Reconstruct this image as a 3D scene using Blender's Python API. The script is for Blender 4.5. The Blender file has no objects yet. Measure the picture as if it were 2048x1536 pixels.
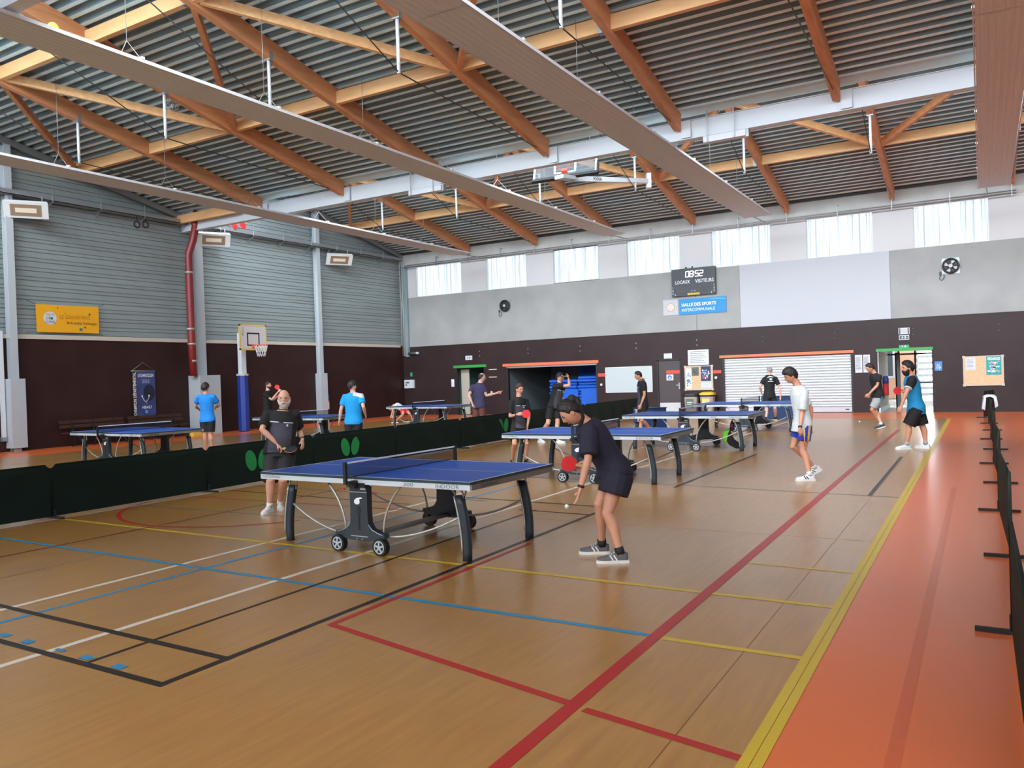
import bpy, math, random
import numpy as np
from mathutils import Vector, Matrix

S = bpy.context.scene
COL = S.collection
random.seed(7)
PI = math.pi

# ------------------------------------------------------------------ camera
CAM_H = 1.65
YAW, PITCH, ROLL, FPX = 0.532538, -0.0091811, -0.0328934, 1598.33   # frame 2048 x 1536


def cam_axes():
    cy, sy = math.cos(YAW), math.sin(YAW)
    f = np.array([-sy, cy, 0.0]); r = np.array([cy, sy, 0.0]); u = np.array([0, 0, 1.0])
    f2 = f * math.cos(PITCH) + u * math.sin(PITCH)
    u2 = -f * math.sin(PITCH) + u * math.cos(PITCH)
    r3 = r * math.cos(ROLL) + u2 * math.sin(ROLL)
    u3 = -r * math.sin(ROLL) + u2 * math.cos(ROLL)
    return r3, u3, f2


CR, CU, CF = cam_axes()
CP = np.array([0, 0, CAM_H])
FH = np.array([-math.sin(YAW), math.cos(YAW), 0.0])   # level view direction
RH = np.array([math.cos(YAW), math.sin(YAW), 0.0])    # level right
UP = np.array([0, 0, 1.0])

cd = bpy.data.cameras.new('camera')
cd.sensor_fit = 'HORIZONTAL'; cd.sensor_width = 36.0; cd.lens = FPX / 2048 * 36.0
cd.clip_start = 0.05; cd.clip_end = 300
cam = bpy.data.objects.new('camera', cd); COL.objects.link(cam)
m = Matrix(((CR[0], CU[0], -CF[0], 0), (CR[1], CU[1], -CF[1], 0), (CR[2], CU[2], -CF[2], CAM_H), (0, 0, 0, 1)))
cam.matrix_world = m
S.camera = cam

# ------------------------------------------------------------------ sky and exposure
W = bpy.data.worlds.new('overcast_sky'); S.world = W
W.use_nodes = True
wn = W.node_tree.nodes; wl = W.node_tree.links
bg = wn['Background']
bg.inputs['Color'].default_value = (0.86, 0.93, 1.0, 1)
bg.inputs['Strength'].default_value = 5.2
S.view_settings.view_transform = 'Standard'
S.view_settings.look = 'None'
S.view_settings.gamma = 1.0
S.view_settings.use_curve_mapping = False
S.view_settings.exposure = 1.95
S.cycles.use_adaptive_sampling = False
S.cycles.max_bounces = 7
S.cycles.diffuse_bounces = 5
S.cycles.glossy_bounces = 3
S.cycles.transparent_max_bounces = 8
S.cycles.sample_clamp_indirect = 2.5


def portal(name, loc, rot, sx, sy):
    l = bpy.data.lights.new(name, 'AREA'); l.shape = 'RECTANGLE'; l.size = sx; l.size_y = sy
    l.cycles.is_portal = True
    o = bpy.data.objects.new(name, l); COL.objects.link(o); o.location = loc; o.rotation_euler = rot
    return o


# skylight openings of the saw-tooth roof: portals only guide the sky light, they give off none
portal('sky_portal', (-7.5, 18.36, 8.75), (PI / 2, 0, 0), 33, 2.3)
portal('sky_portal', (-7.5, 6.36, 8.75), (PI / 2, 0, 0), 33, 2.3)
portal('sky_portal', (-7.5, -5.6, 8.75), (PI / 2, 0, 0), 33, 2.3)
portal('sky_portal', (-7.5, -7.0, 6.2), (PI / 2, 0, 0), 32, 1.4)

# ------------------------------------------------------------------ pixel helpers


def ray(x, y):
    return CF + CR * (x - 1024) / FPX - CU * (y - 768) / FPX


def gp(x, y, z=0.0):
    d = ray(x, y); t = (z - CAM_H) / d[2]; return CP + d * t


def atY(x, y, Y):
    d = ray(x, y); return CP + d * (Y / d[1])


def atX(x, y, X):
    d = ray(x, y); return CP + d * (X / d[0])


def atD(x, y, c):
    return CP + ray(x, y) * c


def depth(p):
    return float((np.array(p) - CP) @ CF)


def V3(*a):
    return np.array(a, float)


def nrm(v):
    v = np.array(v, float); n = np.linalg.norm(v); return v / n if n > 1e-9 else v


# ------------------------------------------------------------------ materials
MATS = {}


def mat(name, col, rough=0.5, metal=0.0, spec=0.5, noise=0.0, scale=8.0, stretch=(1, 1, 1), col2=None, bump=0.0,
        bscale=60.0, alpha=1.0, emit=0.0, coat=0.0, detail=4.0, world=True, trans=0.0):
    if name in MATS:
        return MATS[name]
    M = bpy.data.materials.new(name); M.use_nodes = True
    nt = M.node_tree; n = nt.nodes; l = nt.links
    b = n['Principled BSDF']
    b.inputs['Roughness'].default_value = rough
    b.inputs['Metallic'].default_value = metal
    b.inputs['Specular IOR Level'].default_value = spec
    b.inputs['Alpha'].default_value = alpha
    b.inputs['Coat Weight'].default_value = coat
    b.inputs['Transmission Weight'].default_value = trans
    c = (*col, 1)
    b.inputs['Base Color'].default_value = c
    if emit:
        b.inputs['Emission Color'].default_value = c; b.inputs['Emission Strength'].default_value = emit
    if noise or col2 is not None or bump:
        tc = n.new('ShaderNodeTexCoord'); mp = n.new('ShaderNodeMapping')
        mp.inputs['Scale'].default_value = stretch
        l.new(tc.outputs['Object'], mp.inputs['Vector'])
    if noise or col2 is not None:
        nz = n.new('ShaderNodeTexNoise'); nz.inputs['Scale'].default_value = scale
        nz.inputs['Detail'].default_value = detail
        l.new(mp.outputs['Vector'], nz.inputs['Vector'])
        cr = n.new('ShaderNodeValToRGB')
        if col2 is None:
            a = [max(0, v * (1 - noise)) for v in col]; d = [min(1, v * (1 + noise)) for v in col]
        else:
            a, d = col, col2
        cr.color_ramp.elements[0].position = 0.3; cr.color_ramp.elements[1].position = 0.7
        cr.color_ramp.elements[0].color = (*a, 1); cr.color_ramp.elements[1].color = (*d, 1)
        l.new(nz.outputs['Fac'], cr.inputs['Fac']); l.new(cr.outputs['Color'], b.inputs['Base Color'])
    if bump:
        nb = n.new('ShaderNodeTexNoise'); nb.inputs['Scale'].default_value = bscale
        l.new(mp.outputs['Vector'], nb.inputs['Vector'])
        bp = n.new('ShaderNodeBump'); bp.inputs['Strength'].default_value = bump; bp.inputs['Distance'].default_value = 0.01
        l.new(nb.outputs['Fac'], bp.inputs['Height']); l.new(bp.outputs['Normal'], b.inputs['Normal'])
    MATS[name] = M
    return M


def srgb(r, g, b):
    f = lambda v: (v / 255 / 12.92) if v / 255 <= 0.04045 else ((v / 255 + 0.055) / 1.055) ** 2.4
    return (f(r), f(g), f(b))


# ------------------------------------------------------------------ mesh collector
class MB:
    def __init__(s):
        s.v = []; s.f = []; s.m = []; s.sm = []

    def add(s, vs, fs, mi=0, smooth=False):
        o = len(s.v)
        s.v += [tuple(float(c) for c in v) for v in vs]
        for f in fs:
            s.f.append(tuple(i + o for i in f)); s.m.append(mi); s.sm.append(smooth)
        return s

    def box(s, x0, x1, y0, y1, z0, z1, mi=0):
        vs = [(x, y, z) for z in (z0, z1) for y in (y0, y1) for x in (x0, x1)]
        fs = [(0, 2, 3, 1), (4, 5, 7, 6), (0, 1, 5, 4), (2, 6, 7, 3), (0, 4, 6, 2), (1, 3, 7, 5)]
        return s.add(vs, fs, mi)

    def obox(s, c, ux, uy, uz, hx, hy, hz, mi=0):
        c = np.array(c, float); ux, uy, uz = nrm(ux), nrm(uy), nrm(uz)
        vs = [c + ux * hx * a + uy * hy * b + uz * hz * d for d in (-1, 1) for b in (-1, 1) for a in (-1, 1)]
        fs = [(0, 2, 3, 1), (4, 5, 7, 6), (0, 1, 5, 4), (2, 6, 7, 3), (0, 4, 6, 2), (1, 3, 7, 5)]
        return s.add(vs, fs, mi)

    def beam(s, p0, p1, w, h, up=(0, 0, 1), mi=0):
        p0 = np.array(p0, float); p1 = np.array(p1, float)
        d = nrm(p1 - p0); sd = np.cross(d, up); sd = nrm(sd) if np.linalg.norm(sd) > 1e-6 else V3(1, 0, 0)
        u = np.cross(sd, d)
        return s.obox((p0 + p1) / 2, d, sd, u, np.linalg.norm(p1 - p0) / 2, w / 2, h / 2, mi)

    def tube(s, pts, rad, n=8, mi=0, caps=True, smooth=True, ell=None):
        pts = [np.array(p, float) for p in pts]
        k = len(pts)
        rad = [rad] * k if not hasattr(rad, '__len__') else list(rad)
        vs = []; fs = []
        prev = None
        for i, p in enumerate(pts):
            d = nrm((pts[min(i + 1, k - 1)] - pts[max(i - 1, 0)]))
            if prev is None:
                a = np.cross(d, (0, 0, 1)); a = nrm(a) if np.linalg.norm(a) > 1e-4 else V3(1, 0, 0)
            else:
                a = nrm(prev - d * (prev @ d))
            prev = a; b = np.cross(d, a)
            for j in range(n):
                t = 2 * PI * j / n
                vs.append(p + (a * math.cos(t) + b * math.sin(t)) * rad[i])
        for i in range(k - 1):
            for j in range(n):
                j2 = (j + 1) % n
                fs.append((i * n + j, i * n + j2, (i + 1) * n + j2, (i + 1) * n + j))
        s.add(vs, fs, mi, smooth)
        if caps:
            o = len(s.v) - len(vs)
            s.f.append(tuple(o + j for j in range(n))[::-1]); s.m.append(mi); s.sm.append(False)
            s.f.append(tuple(o + (k - 1) * n + j for j in range(n))); s.m.append(mi); s.sm.append(False)
        return s

    def loft(s, rings, mi=0, caps=True, smooth=True):
        n = len(rings[0]); k = len(rings)
        vs = [p for r in rings for p in r]; fs = []
        for i in range(k - 1):
            for j in range(n):
                j2 = (j + 1) % n
                fs.append((i * n + j, i * n + j2, (i + 1) * n + j2, (i + 1) * n + j))
        if caps:
            fs.append(tuple(range(n))[::-1]); fs.append(tuple((k - 1) * n + j for j in range(n)))
        return s.add(vs, fs, mi, smooth)

    def ring(s, c, a, b, ra, rb, n=20):
        c = np.array(c, float)
        return [c + a * ra * math.cos(2 * PI * j / n) + b * rb * math.sin(2 * PI * j / n) for j in range(n)]

    def ell(s, c, ax, ay, az, rx, ry, rz, nu=16, nv=10, mi=0):
        c = np.array(c, float); vs = []; fs = []
        for i in range(1, nv):
            ph = PI * i / nv - PI / 2
            for j in range(nu):
                t = 2 * PI * j / nu
                vs.append(c + ax * rx * math.cos(ph) * math.cos(t) + ay * ry * math.cos(ph) * math.sin(t) + az * rz * math.sin(ph))
        for i in range(nv - 2):
            for j in range(nu):
                j2 = (j + 1) % nu
                fs.append((i * nu + j, i * nu + j2, (i + 1) * nu + j2, (i + 1) * nu + j))
        vs.append(c - az * rz); vs.append(c + az * rz); a = len(vs) - 2
        for j in range(nu):
            j2 = (j + 1) % nu
            fs.append((a, j2, j)); fs.append((a + 1, (nv - 2) * nu + j, (nv - 2) * nu + j2))
        return s.add(vs, fs, mi, True)

    def prism(s, poly, o, u, v, t, mi=0, smooth=False):
        """flat outline poly in the plane (u, v) at o, thickness vector t"""
        o, u, v, t = [np.array(a, float) for a in (o, u, v, t)]
        n = len(poly)
        vs = [o + u * p[0] + v * p[1] for p in poly] + [o + u * p[0] + v * p[1] + t for p in poly]
        fs = [tuple(range(n))[::-1], tuple(range(n, 2 * n))]
        fs += [(i, (i + 1) % n, n + (i + 1) % n, n + i) for i in range(n)]
        return s.add(vs, fs, mi, smooth)

    def disc(s, c, nv, r, t, n=24, mi=0, r2=None):
        """cylinder of radius r, thickness t along nv, centred on c"""
        nv = nrm(nv); a = np.cross(nv, (0, 0, 1)); a = nrm(a) if np.linalg.norm(a) > 1e-4 else V3(1, 0, 0)
        b = np.cross(nv, a); c = np.array(c, float)
        poly = [(r * math.cos(2 * PI * i / n), (r2 or r) * math.sin(2 * PI * i / n)) for i in range(n)]
        return s.prism(poly, c - nv * t / 2, a, b, nv * t, mi)

    def mesh(s, name, mats, origin=(0, 0, 0)):
        me = bpy.data.meshes.new(name)
        ox, oy, oz = origin
        me.from_pydata([(x - ox, y - oy, z - oz) for x, y, z in s.v], [], s.f)
        for mm in (mats if isinstance(mats, (list, tuple)) else [mats]):
            me.materials.append(mm)
        me.polygons.foreach_set('material_index', s.m)
        me.polygons.foreach_set('use_smooth', s.sm)
        me.update()
        return me


WO = {}


def link(o, parent=None):
    COL.objects.link(o)
    if parent is not None:
        o.parent = parent
    return o


def obj(name, mb, mats, parent=None, origin=None):
    """one mesh object; world coordinates in, stored relative to its thing's base"""
    if parent is not None:
        wo = WO[parent.name]
    elif origin is not None:
        wo = origin
    else:
        a = np.array(mb.v); lo, hi = a.min(0), a.max(0)
        wo = ((lo[0] + hi[0]) / 2, (lo[1] + hi[1]) / 2, lo[2])
    me = mb.mesh(name, mats, wo)
    o = bpy.data.objects.new(name, me); link(o, parent)
    if parent is None:
        o.location = wo
    WO[o.name] = wo
    return o


def tag(o, label=None, cat=None, group=None, kind=None):
    if label: o['label'] = label
    if cat: o['category'] = cat
    if group: o['group'] = group
    if kind: o['kind'] = kind
    return o


def thing(name, label, cat, loc=(0, 0, 0), group=None, kind=None):
    o = bpy.data.objects.new(name, None); COL.objects.link(o); o.location = [float(c) for c in loc]
    o.empty_display_size = 0.2
    WO[o.name] = tuple(float(c) for c in loc)
    return tag(o, label, cat, group, kind)


def struct(name, mb, mats, label=None, parent=None):
    o = obj(name, mb, mats, parent)
    if parent is None:
        tag(o, label, None, None, 'structure')
    return o


def copy_tree(o, parent=None):
    c = o.copy(); COL.objects.link(c)
    if parent is not None:
        c.parent = parent
        c.matrix_parent_inverse = o.matrix_parent_inverse.copy()
    for ch in list(o.children):
        copy_tree(ch, c)
    return c


def text_mb(txt, size, o, u, v, thick=0.002, align='LEFT', bold=0.0, font_squash=1.0, fit=None):
    """lettering as a thin solid in the plane (u, v) at o"""
    cu = bpy.data.curves.new('lettering', 'FONT'); cu.body = txt; cu.size = size; cu.align_x = align
    cu.extrude = 0.0; cu.offset = bold; cu.resolution_u = 2
    t = bpy.data.objects.new('lettering', cu); COL.objects.link(t)
    me = bpy.data.meshes.new_from_object(t.evaluated_get(bpy.context.evaluated_depsgraph_get()))
    vs = [(p.co.x, p.co.y) for p in me.vertices]; fs = [tuple(p.vertices) for p in me.polygons]
    bpy.data.objects.remove(t); bpy.data.curves.remove(cu); bpy.data.meshes.remove(me)
    mb = MB()
    if not vs:
        return mb
    sx = font_squash
    if fit:
        xs = [p[0] for p in vs]; sx = fit / max(1e-6, max(xs) - min(xs))
    o, u, v = [np.array(a, float) for a in (o, u, v)]; n = np.cross(u, v)
    mb.add([o + u * p[0] * sx + v * p[1] + n * thick for p in vs], fs)
    return mb

# ================================================================== STRUCTURE
XL, XR, YF, YB = -23.75, 9.0, 30.2, -7.0

# --- structural materials
def floor_wood():
    M = bpy.data.materials.new('wood_print_vinyl'); M.use_nodes = True
    n = M.node_tree.nodes; l = M.node_tree.links; b = n['Principled BSDF']
    tc = n.new('ShaderNodeTexCoord'); mp = n.new('ShaderNodeMapping'); mp.inputs['Scale'].default_value = (7, 0.6, 1)
    l.new(tc.outputs['Object'], mp.inputs['Vector'])
    nz = n.new('ShaderNodeTexNoise'); nz.inputs['Scale'].default_value = 3.0; nz.inputs['Detail'].default_value = 4
    nz.inputs['Roughness'].default_value = 0.5; nz.inputs['Distortion'].default_value = 0.25
    l.new(mp.outputs['Vector'], nz.inputs['Vector'])
    cr = n.new('ShaderNodeValToRGB'); e = cr.color_ramp.elements
    e[0].position = 0.28; e[0].color = (*srgb(154, 108, 50), 1)
    e[1].position = 0.72; e[1].color = (*srgb(175, 127, 62), 1)
    l.new(nz.outputs['Fac'], cr.inputs['Fac'])
    # strip pattern of the printed boards
    br = n.new('ShaderNodeTexBrick'); mp2 = n.new('ShaderNodeMapping'); mp2.inputs['Rotation'].default_value = (0, 0, PI / 2)
    l.new(tc.outputs['Object'], mp2.inputs['Vector']); l.new(mp2.outputs['Vector'], br.inputs['Vector'])
    br.inputs['Scale'].default_value = 1.0; br.inputs['Brick Width'].default_value = 1.15; br.inputs['Row Height'].default_value = 0.09
    br.inputs['Mortar Size'].default_value = 0.0015; br.inputs['Color1'].default_value = (1, 1, 1, 1); br.inputs['Color2'].default_value = (0.9, 0.88, 0.86, 1)
    br.inputs['Mortar'].default_value = (0.82, 0.78, 0.74, 1)
    mx = n.new('ShaderNodeMix'); mx.data_type = 'RGBA'; mx.blend_type = 'MULTIPLY'; mx.inputs['Factor'].default_value = 0.12
    l.new(cr.outputs['Color'], mx.inputs['A']); l.new(br.outputs['Color'], mx.inputs['B'])
    l.new(mx.outputs['Result'], b.inputs['Base Color'])
    b.inputs['Roughness'].default_value = 0.285; b.inputs['Specular IOR Level'].default_value = 0.7
    b.inputs['Coat Weight'].default_value = 0.7; b.inputs['Coat Roughness'].default_value = 0.285
    return M


M_wood = floor_wood()
M_orange = mat('orange_vinyl', srgb(214, 104, 52), 0.285, spec=0.7)
M_brown = mat('brown_wall_paint', srgb(48, 36, 37), 0.45, spec=0.25, noise=0.16, scale=1.1, detail=7, bump=0.05, bscale=9)
M_brownL = mat('dark_brown_panel_wall', srgb(48, 29, 27), 0.5, spec=0.25, noise=0.18, scale=1.3, detail=7)
M_conc = mat('raw_concrete', srgb(150, 153, 152), 0.8, noise=0.10, scale=0.9, detail=8, bump=0.06, bscale=14)
M_white = mat('white_wall_paint', srgb(198, 200, 202), 0.75, noise=0.02, scale=0.6)
M_panelwhite = mat('white_screen_paint', srgb(178, 183, 190), 0.7)
M_lintel = mat('lintel_concrete', srgb(188, 190, 188), 0.8, noise=0.12, scale=1.3, detail=7)
M_clad = mat('galvanised_cladding', srgb(142, 154, 155), 0.38, metal=0.2, noise=0.07, scale=1.2, stretch=(1, 0.3, 3))
M_cream = mat('cream_trim', srgb(190, 184, 172), 0.6)
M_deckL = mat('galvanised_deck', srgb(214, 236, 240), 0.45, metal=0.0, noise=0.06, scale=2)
M_deckD = mat('painted_shade_deck', srgb(112, 128, 132), 0.7, metal=0.0, noise=0.12, scale=1.6)  # shade of the rib recesses put into the colour, darker than the flanges
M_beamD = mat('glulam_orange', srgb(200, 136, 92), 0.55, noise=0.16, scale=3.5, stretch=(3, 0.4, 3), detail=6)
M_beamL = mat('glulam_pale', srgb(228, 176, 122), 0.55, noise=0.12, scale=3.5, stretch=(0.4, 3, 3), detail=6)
M_steelw = mat('white_painted_steel', srgb(206, 213, 220), 0.45, noise=0.02, scale=1)
M_steel = mat('galvanised_steel', srgb(150, 156, 160), 0.4, metal=0.5)
M_colgrey = mat('light_grey_column_paint', srgb(172, 180, 186), 0.5)
M_cable = mat('dark_steel_rod', srgb(70, 70, 70), 0.5, metal=0.6)
M_black = mat('black_plastic', srgb(26, 27, 29), 0.5)
M_dkgrey = mat('dark_grey', srgb(64, 70, 74), 0.6)
M_green = mat('green_lintel_paint', srgb(48, 150, 66), 0.5)
M_orangebar = mat('orange_red_paint', srgb(226, 112, 74), 0.5)
M_paper = mat('white_paper', srgb(200, 206, 212), 0.7)
M_wood2 = mat('raw_wood_board', srgb(150, 140, 116), 0.8, noise=0.15, scale=2, stretch=(4, 4, 0.5))

# --- floor
WX0, WX1, WY1 = -21.45, -0.85, 26.75
mb = MB(); mb.add([(WX0, YB, 0), (WX1, YB, 0), (WX1, WY1, 0), (WX0, WY1, 0)], [(0, 1, 2, 3)])
floor = obj('floor', mb, M_wood, origin=(0, 0, 0)); tag(floor, 'glossy sports floor printed as light oak boards', None, None, 'structure')


def border(x0, x1, y0, y1):
    q = MB(); q.add([(x0, y0, 0), (x1, y0, 0), (x1, y1, 0), (x0, y1, 0)], [(0, 1, 2, 3)])
    return obj('border', q, M_orange, floor)


border(WX1, XR, YB, YF + 0.3); border(XL, WX0, YB, YF + 0.3); border(WX0, WX1, WY1, YF + 0.3)

M_ln = {k: mat('line_' + k, srgb(*c), 0.35) for k, c in dict(yellow=(198, 166, 44), red=(166, 34, 34), blue=(40, 126, 168), white=(206, 196, 182), black=(28, 24, 24),
                                                          darkred=(74, 26, 26), grey=(110, 104, 96), seam=(104, 74, 46), teal=(60, 100, 112)).items()}
LZ = [0.0012]


def cline(c, pts, w):
    """painted court line along a polyline of floor points"""
    q = MB(); LZ[0] += 0.00003; z = LZ[0]; w *= 1.2 if c != 'grey' else 1.0
    pts = [np.array((*p, z), float) for p in pts]
    n = len(pts); L = []; R = []
    for i in range(n):
        d = nrm(pts[min(i + 1, n - 1)] - pts[max(i - 1, 0)]); s = V3(-d[1], d[0], 0) * w / 2
        L.append(pts[i] + s); R.append(pts[i] - s)
    q.add(L + R, [(n + i, n + i + 1, i + 1, i) for i in range(n - 1)])
    return obj('court_line', q, M_ln[c], floor)


cline('seam', [(-1.24, -2), (-1.24, 26.5)], 0.003)
cline('seam', [(-10.3, 8.0), (-0.9, 8.1)], 0.006)
cline('white', [(-6.49, -2), (-6.47, 26)], 0.05)
cline('white', [(-5.16, -2), (-5.16, 26)], 0.05)
cline('blue', [(-6.15, -2), (-6.12, 10.8)], 0.042)
cline('blue', [(-10.4, 4.87), (-1.82, 4.72)], 0.045)
cline('yellow', [(-1.75, 4.7), (-0.89, 4.7)], 0.045)
cline('yellow', [(-10.45, 5.92), (-0.88, 5.79)], 0.05)
cline('yellow', [(-1.77, 6.84), (-0.9, 6.81)], 0.03)
cline('darkred', [(-8.57, -2), (-8.59, 10.7)], 0.03)
cline('black', [(-6.9, 2.83), (-3.95, 2.80)], 0.045)
cline('black', [(-6.9, 3.30), (-3.95, 3.25)], 0.045)
cline('black', [(-3.98, 2.78), (-4.0, 9.1)], 0.045)
cline('black', [(-4.72, 2.83), (-4.76, 6.8), (-4.78, 8.6)], 0.03)
cline('black', [(-6.2, 9.17), (-3.99, 9.06)], 0.04)
cline('black', [(-5.0, 8.54), (-3.99, 8.5)], 0.035)
cline('red', [(-3.89, 6.85), (-3.87, 4.03)], 0.04)
cline('red', [(-3.885, 4.035), (-1.84, 3.57)], 0.045)
cline('red', [(-1.73, 3.53), (-0.86, 3.36)], 0.045)
cline('red', [(-1.80, -2), (-1.80, 6.6), (-1.81, 10.2), (-1.83, 14.2), (-1.85, 22.2)], 0.068)
cline('black', [(-1.27, 10.9), (-1.28, 15.7)], 0.042)
cline('black', [(-3.81, 10.9), (-3.8, 15.7)], 0.042)
cline('grey', [(-10.4, 11.6), (-4.23, 11.2), (-0.9, 10.9)], 0.03)
cline('black', [(-10.5, 8.6), (-7.7, 8.46), (-6.6, 8.42)], 0.03)
cline('teal', [(-10.45, 9.12), (-5.8, 9.0)], 0.03)
cline('red', [(-10.5, 7.88), (-6.4, 8.02)], 0.025)
cline('teal', [(-10.3, 7.03), (-6.5, 7.14)], 0.02)
cline('grey', [(-7.6, 3.2), (-7.6, 4.85)], 0.012)
arc = [(-8.75 + 1.86 * math.cos(t), 7.9 + 1.86 * math.sin(t)) for t in np.linspace(math.radians(197), math.radians(330), 26)]
cline('red', arc, 0.045)
cline('darkred', [(-10.4, 13.4), (-6.2, 13.2)], 0.03)
cline('white', [(-10.36, 4.0), (-10.34, 25)], 0.03)
cline('black', [(-21.4, 12.6), (-12, 12.4)], 0.04); cline('teal', [(-19.4, 10), (-19.4, 24)], 0.04)
cline('darkred', [(-21.4, 18.6), (-12, 18.4)], 0.04)
q = MB(); c_ = gp(738, 986, 0.0011); q.add([c_ + V3(-0.16, 0, 0), c_ + V3(0, -0.16, 0), c_ + V3(0.16, 0, 0), c_ + V3(0, 0.16, 0)], [(0, 1, 2, 3)]); obj('court_mark', q, M_ln['red'], floor)
# broad yellow side line: two bands with a seam between
cline('yellow', [(-0.90, -2), (-0.90, 26.6)], 0.041); cline('yellow', [(-0.848, -2), (-0.848, 26.6)], 0.041)
for (bx, by) in [(-6.1, 2.9), (-5.79, 2.9), (-5.49, 2.89), (-5.11, 2.89), (-4.81, 2.88), (-4.47, 2.87)]:
    cline('blue', [(bx - 0.05, by), (bx + 0.05, by)], 0.05 if bx != -5.11 else 0.025)
M_tape = mat('dull_red_tape', srgb(200, 92, 50), 0.3)
mb = MB(); mb.box(-0.39, -0.33, -2, 12, 0.0004, 0.0012); obj('floor_tape', mb, M_tape, floor)

# --- far wall: painted concrete with openings, panels as separate pieces
wall_far = MB()
OPEN = [(-20.80, -19.17, 2.12), (-18.08, -13.70, 2.10), (-11.12, -10.14, 2.12), (-8.52, -3.92, 2.08), (-3.12, -1.46, 2.09)]
xs = XL - 0.3
for a, b_, h in OPEN:
    wall_far.box(xs, a, YF, YF + 0.3, 0, 3.2); wall_far.box(a, b_, YF, YF + 0.3, h, 3.2); xs = b_
wall_far.box(xs, XR, YF, YF + 0.3, 0, 3.2)
wall_far = struct('wall_far', wall_far, M_brown, 'end wall painted dark brown below raw concrete and high windows')


def wpiece(name, x0, x1, z0, z1, m_, y0=YF, th=0.3):
    q = MB(); q.box(x0, x1, y0, y0 + th, z0, z1); return obj(name, q, m_, wall_far)


g = 0.008
for a, b_ in ((XL - 0.3, -9.45), (-9.45, -7.76), (-2.66, 3.4), (3.4, XR)):
    wpiece('concrete_panel', a + g, b_ - g, 3.2 + g, 5.53, M_conc)
wpiece('white_panel', -7.76, -2.66, 3.2 + g, 5.53, M_panelwhite, YF - 0.004)
wpiece('panel_joint', XL, XR, 3.2, 5.53, M_dkgrey, YF + 0.02, 0.2)
WIN = []
for k in range(-2, 7):
    c = -4.245 - 3.445 * k
    WIN.append((c - 1.1, c + 1.1) if k != 5 else (c - 1.28, c + 1.28))
WIN.sort()
WIN[0] = (-22.86, -20.29); WIN[1] = (-18.95, -16.9); WIN[2] = (-15.57, -13.48)
x0 = XL - 0.3
for a, b_ in WIN:
    if a > x0:
        wpiece('pier', x0, a, 5.53, 6.95, M_white)
    x0 = b_
wpiece('pier', x0, XR, 5.53, 6.95, M_white)
wpiece('lintel', XL - 0.3, XR, 6.95, 7.75, M_lintel, YF - 0.02, 0.32)
for k in range(-3, 10):                                   # pairs of form-tie marks
    bx = 0.49 + 2.49 - 2.49 * k
    if XL < bx < XR:
        for bz in (2.83, 2.63):
            q = MB(); q.disc((bx, YF - 0.004, bz), (0, 1, 0), 0.022, 0.012, 10); obj('anchor_bolt', q, M_steel if bx < -8.7 else M_dkgrey, wall_far)

ORD = ['first', 'second', 'third', 'fourth', 'fifth', 'sixth', 'seventh', 'eighth', 'ninth', 'tenth', 'eleventh', 'twelfth']
# --- translucent corrugated window panes
def pane_mat():
    M = bpy.data.materials.new('daylit_polycarbonate'); M.use_nodes = True
    n = M.node_tree.nodes; l = M.node_tree.links; b = n['Principled BSDF']
    tc = n.new('ShaderNodeTexCoord'); mp = n.new('ShaderNodeMapping'); mp.inputs['Scale'].default_value = (16, 1, 0.25)
    l.new(tc.outputs['Object'], mp.inputs['Vector'])
    nz = n.new('ShaderNodeTexNoise'); nz.inputs['Scale'].default_value = 1.0; nz.inputs['Detail'].default_value = 3
    l.new(mp.outputs['Vector'], nz.inputs['Vector'])
    cr = n.new('ShaderNodeValToRGB'); cr.color_ramp.elements[0].position = 0.36; cr.color_ramp.elements[1].position = 0.5
    cr.color_ramp.elements[0].color = (*srgb(168, 190, 206), 1); cr.color_ramp.elements[1].color = (*srgb(240, 248, 252), 1)
    l.new(nz.outputs['Fac'], cr.inputs['Fac'])
    b.inputs['Base Color'].default_value = (0.1, 0.11, 0.12, 1); b.inputs['Roughness'].default_value = 0.3
    l.new(cr.outputs['Color'], b.inputs['Emission Color']); b.inputs['Emission Strength'].default_value = WIN_EMIT
    return M


WIN_EMIT = 0.27
M_pane = pane_mat()
for i, (a, b_) in enumerate(WIN):
    fr = MB()
    for (x0, x1, z0, z1) in ((a, b_, 5.53, 5.555), (a, b_, 6.925, 6.95), (a, a + 0.03, 5.555, 6.925), (b_ - 0.03, b_, 5.555, 6.925)):
        fr.box(x0, x1, YF + 0.05, YF + 0.12, z0, z1)
    o = struct('window_%d' % (i + 1), fr, M_steelw, 'daylit corrugated translucent window high in the end wall, %s from the left corner' % ORD[i])
    pn = MB(); nn = int((b_ - a - 0.06) / 0.038); vs = []
    for j in range(nn + 1):
        x = a + 0.03 + (b_ - a - 0.06) * j / nn; y = YF + 0.085 + (0.009 if j % 4 in (0, 1) else -0.009)
        vs += [(x, y, 5.555), (x, y, 6.925)]
    pn.add(vs, [(2 * j, 2 * j + 1, 2 * j + 3, 2 * j + 2) for j in range(nn)])
    obj('pane', pn, M_pane, o)

# --- left wall
wl_ = MB(); wl_.box(XL - 0.3, XL, YB, YF, 0, 3.28)
wall_left = struct('wall_left', wl_, M_brownL, 'dark brown lower side wall with ribbed metal cladding above')
q = MB(); q.box(XL, XL + 0.05, YB, YF - 0.25, 3.2, 3.33); obj('cream_rail', q, M_cream, wall_left)
q = MB(); q.box(XL - 0.3, XL - 0.12, YB, YF, 3.28, 10.6); obj('backing_sheet', q, M_clad, wall_left)


def deck_z(Y):
    if Y > 18.3: return 7.60 + 0.22 * (30.2 - Y)
    if Y > 6.3: return 7.59 + 0.222 * (18.2 - Y)
    return 7.59 + 0.222 * (6.2 - Y)


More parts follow.
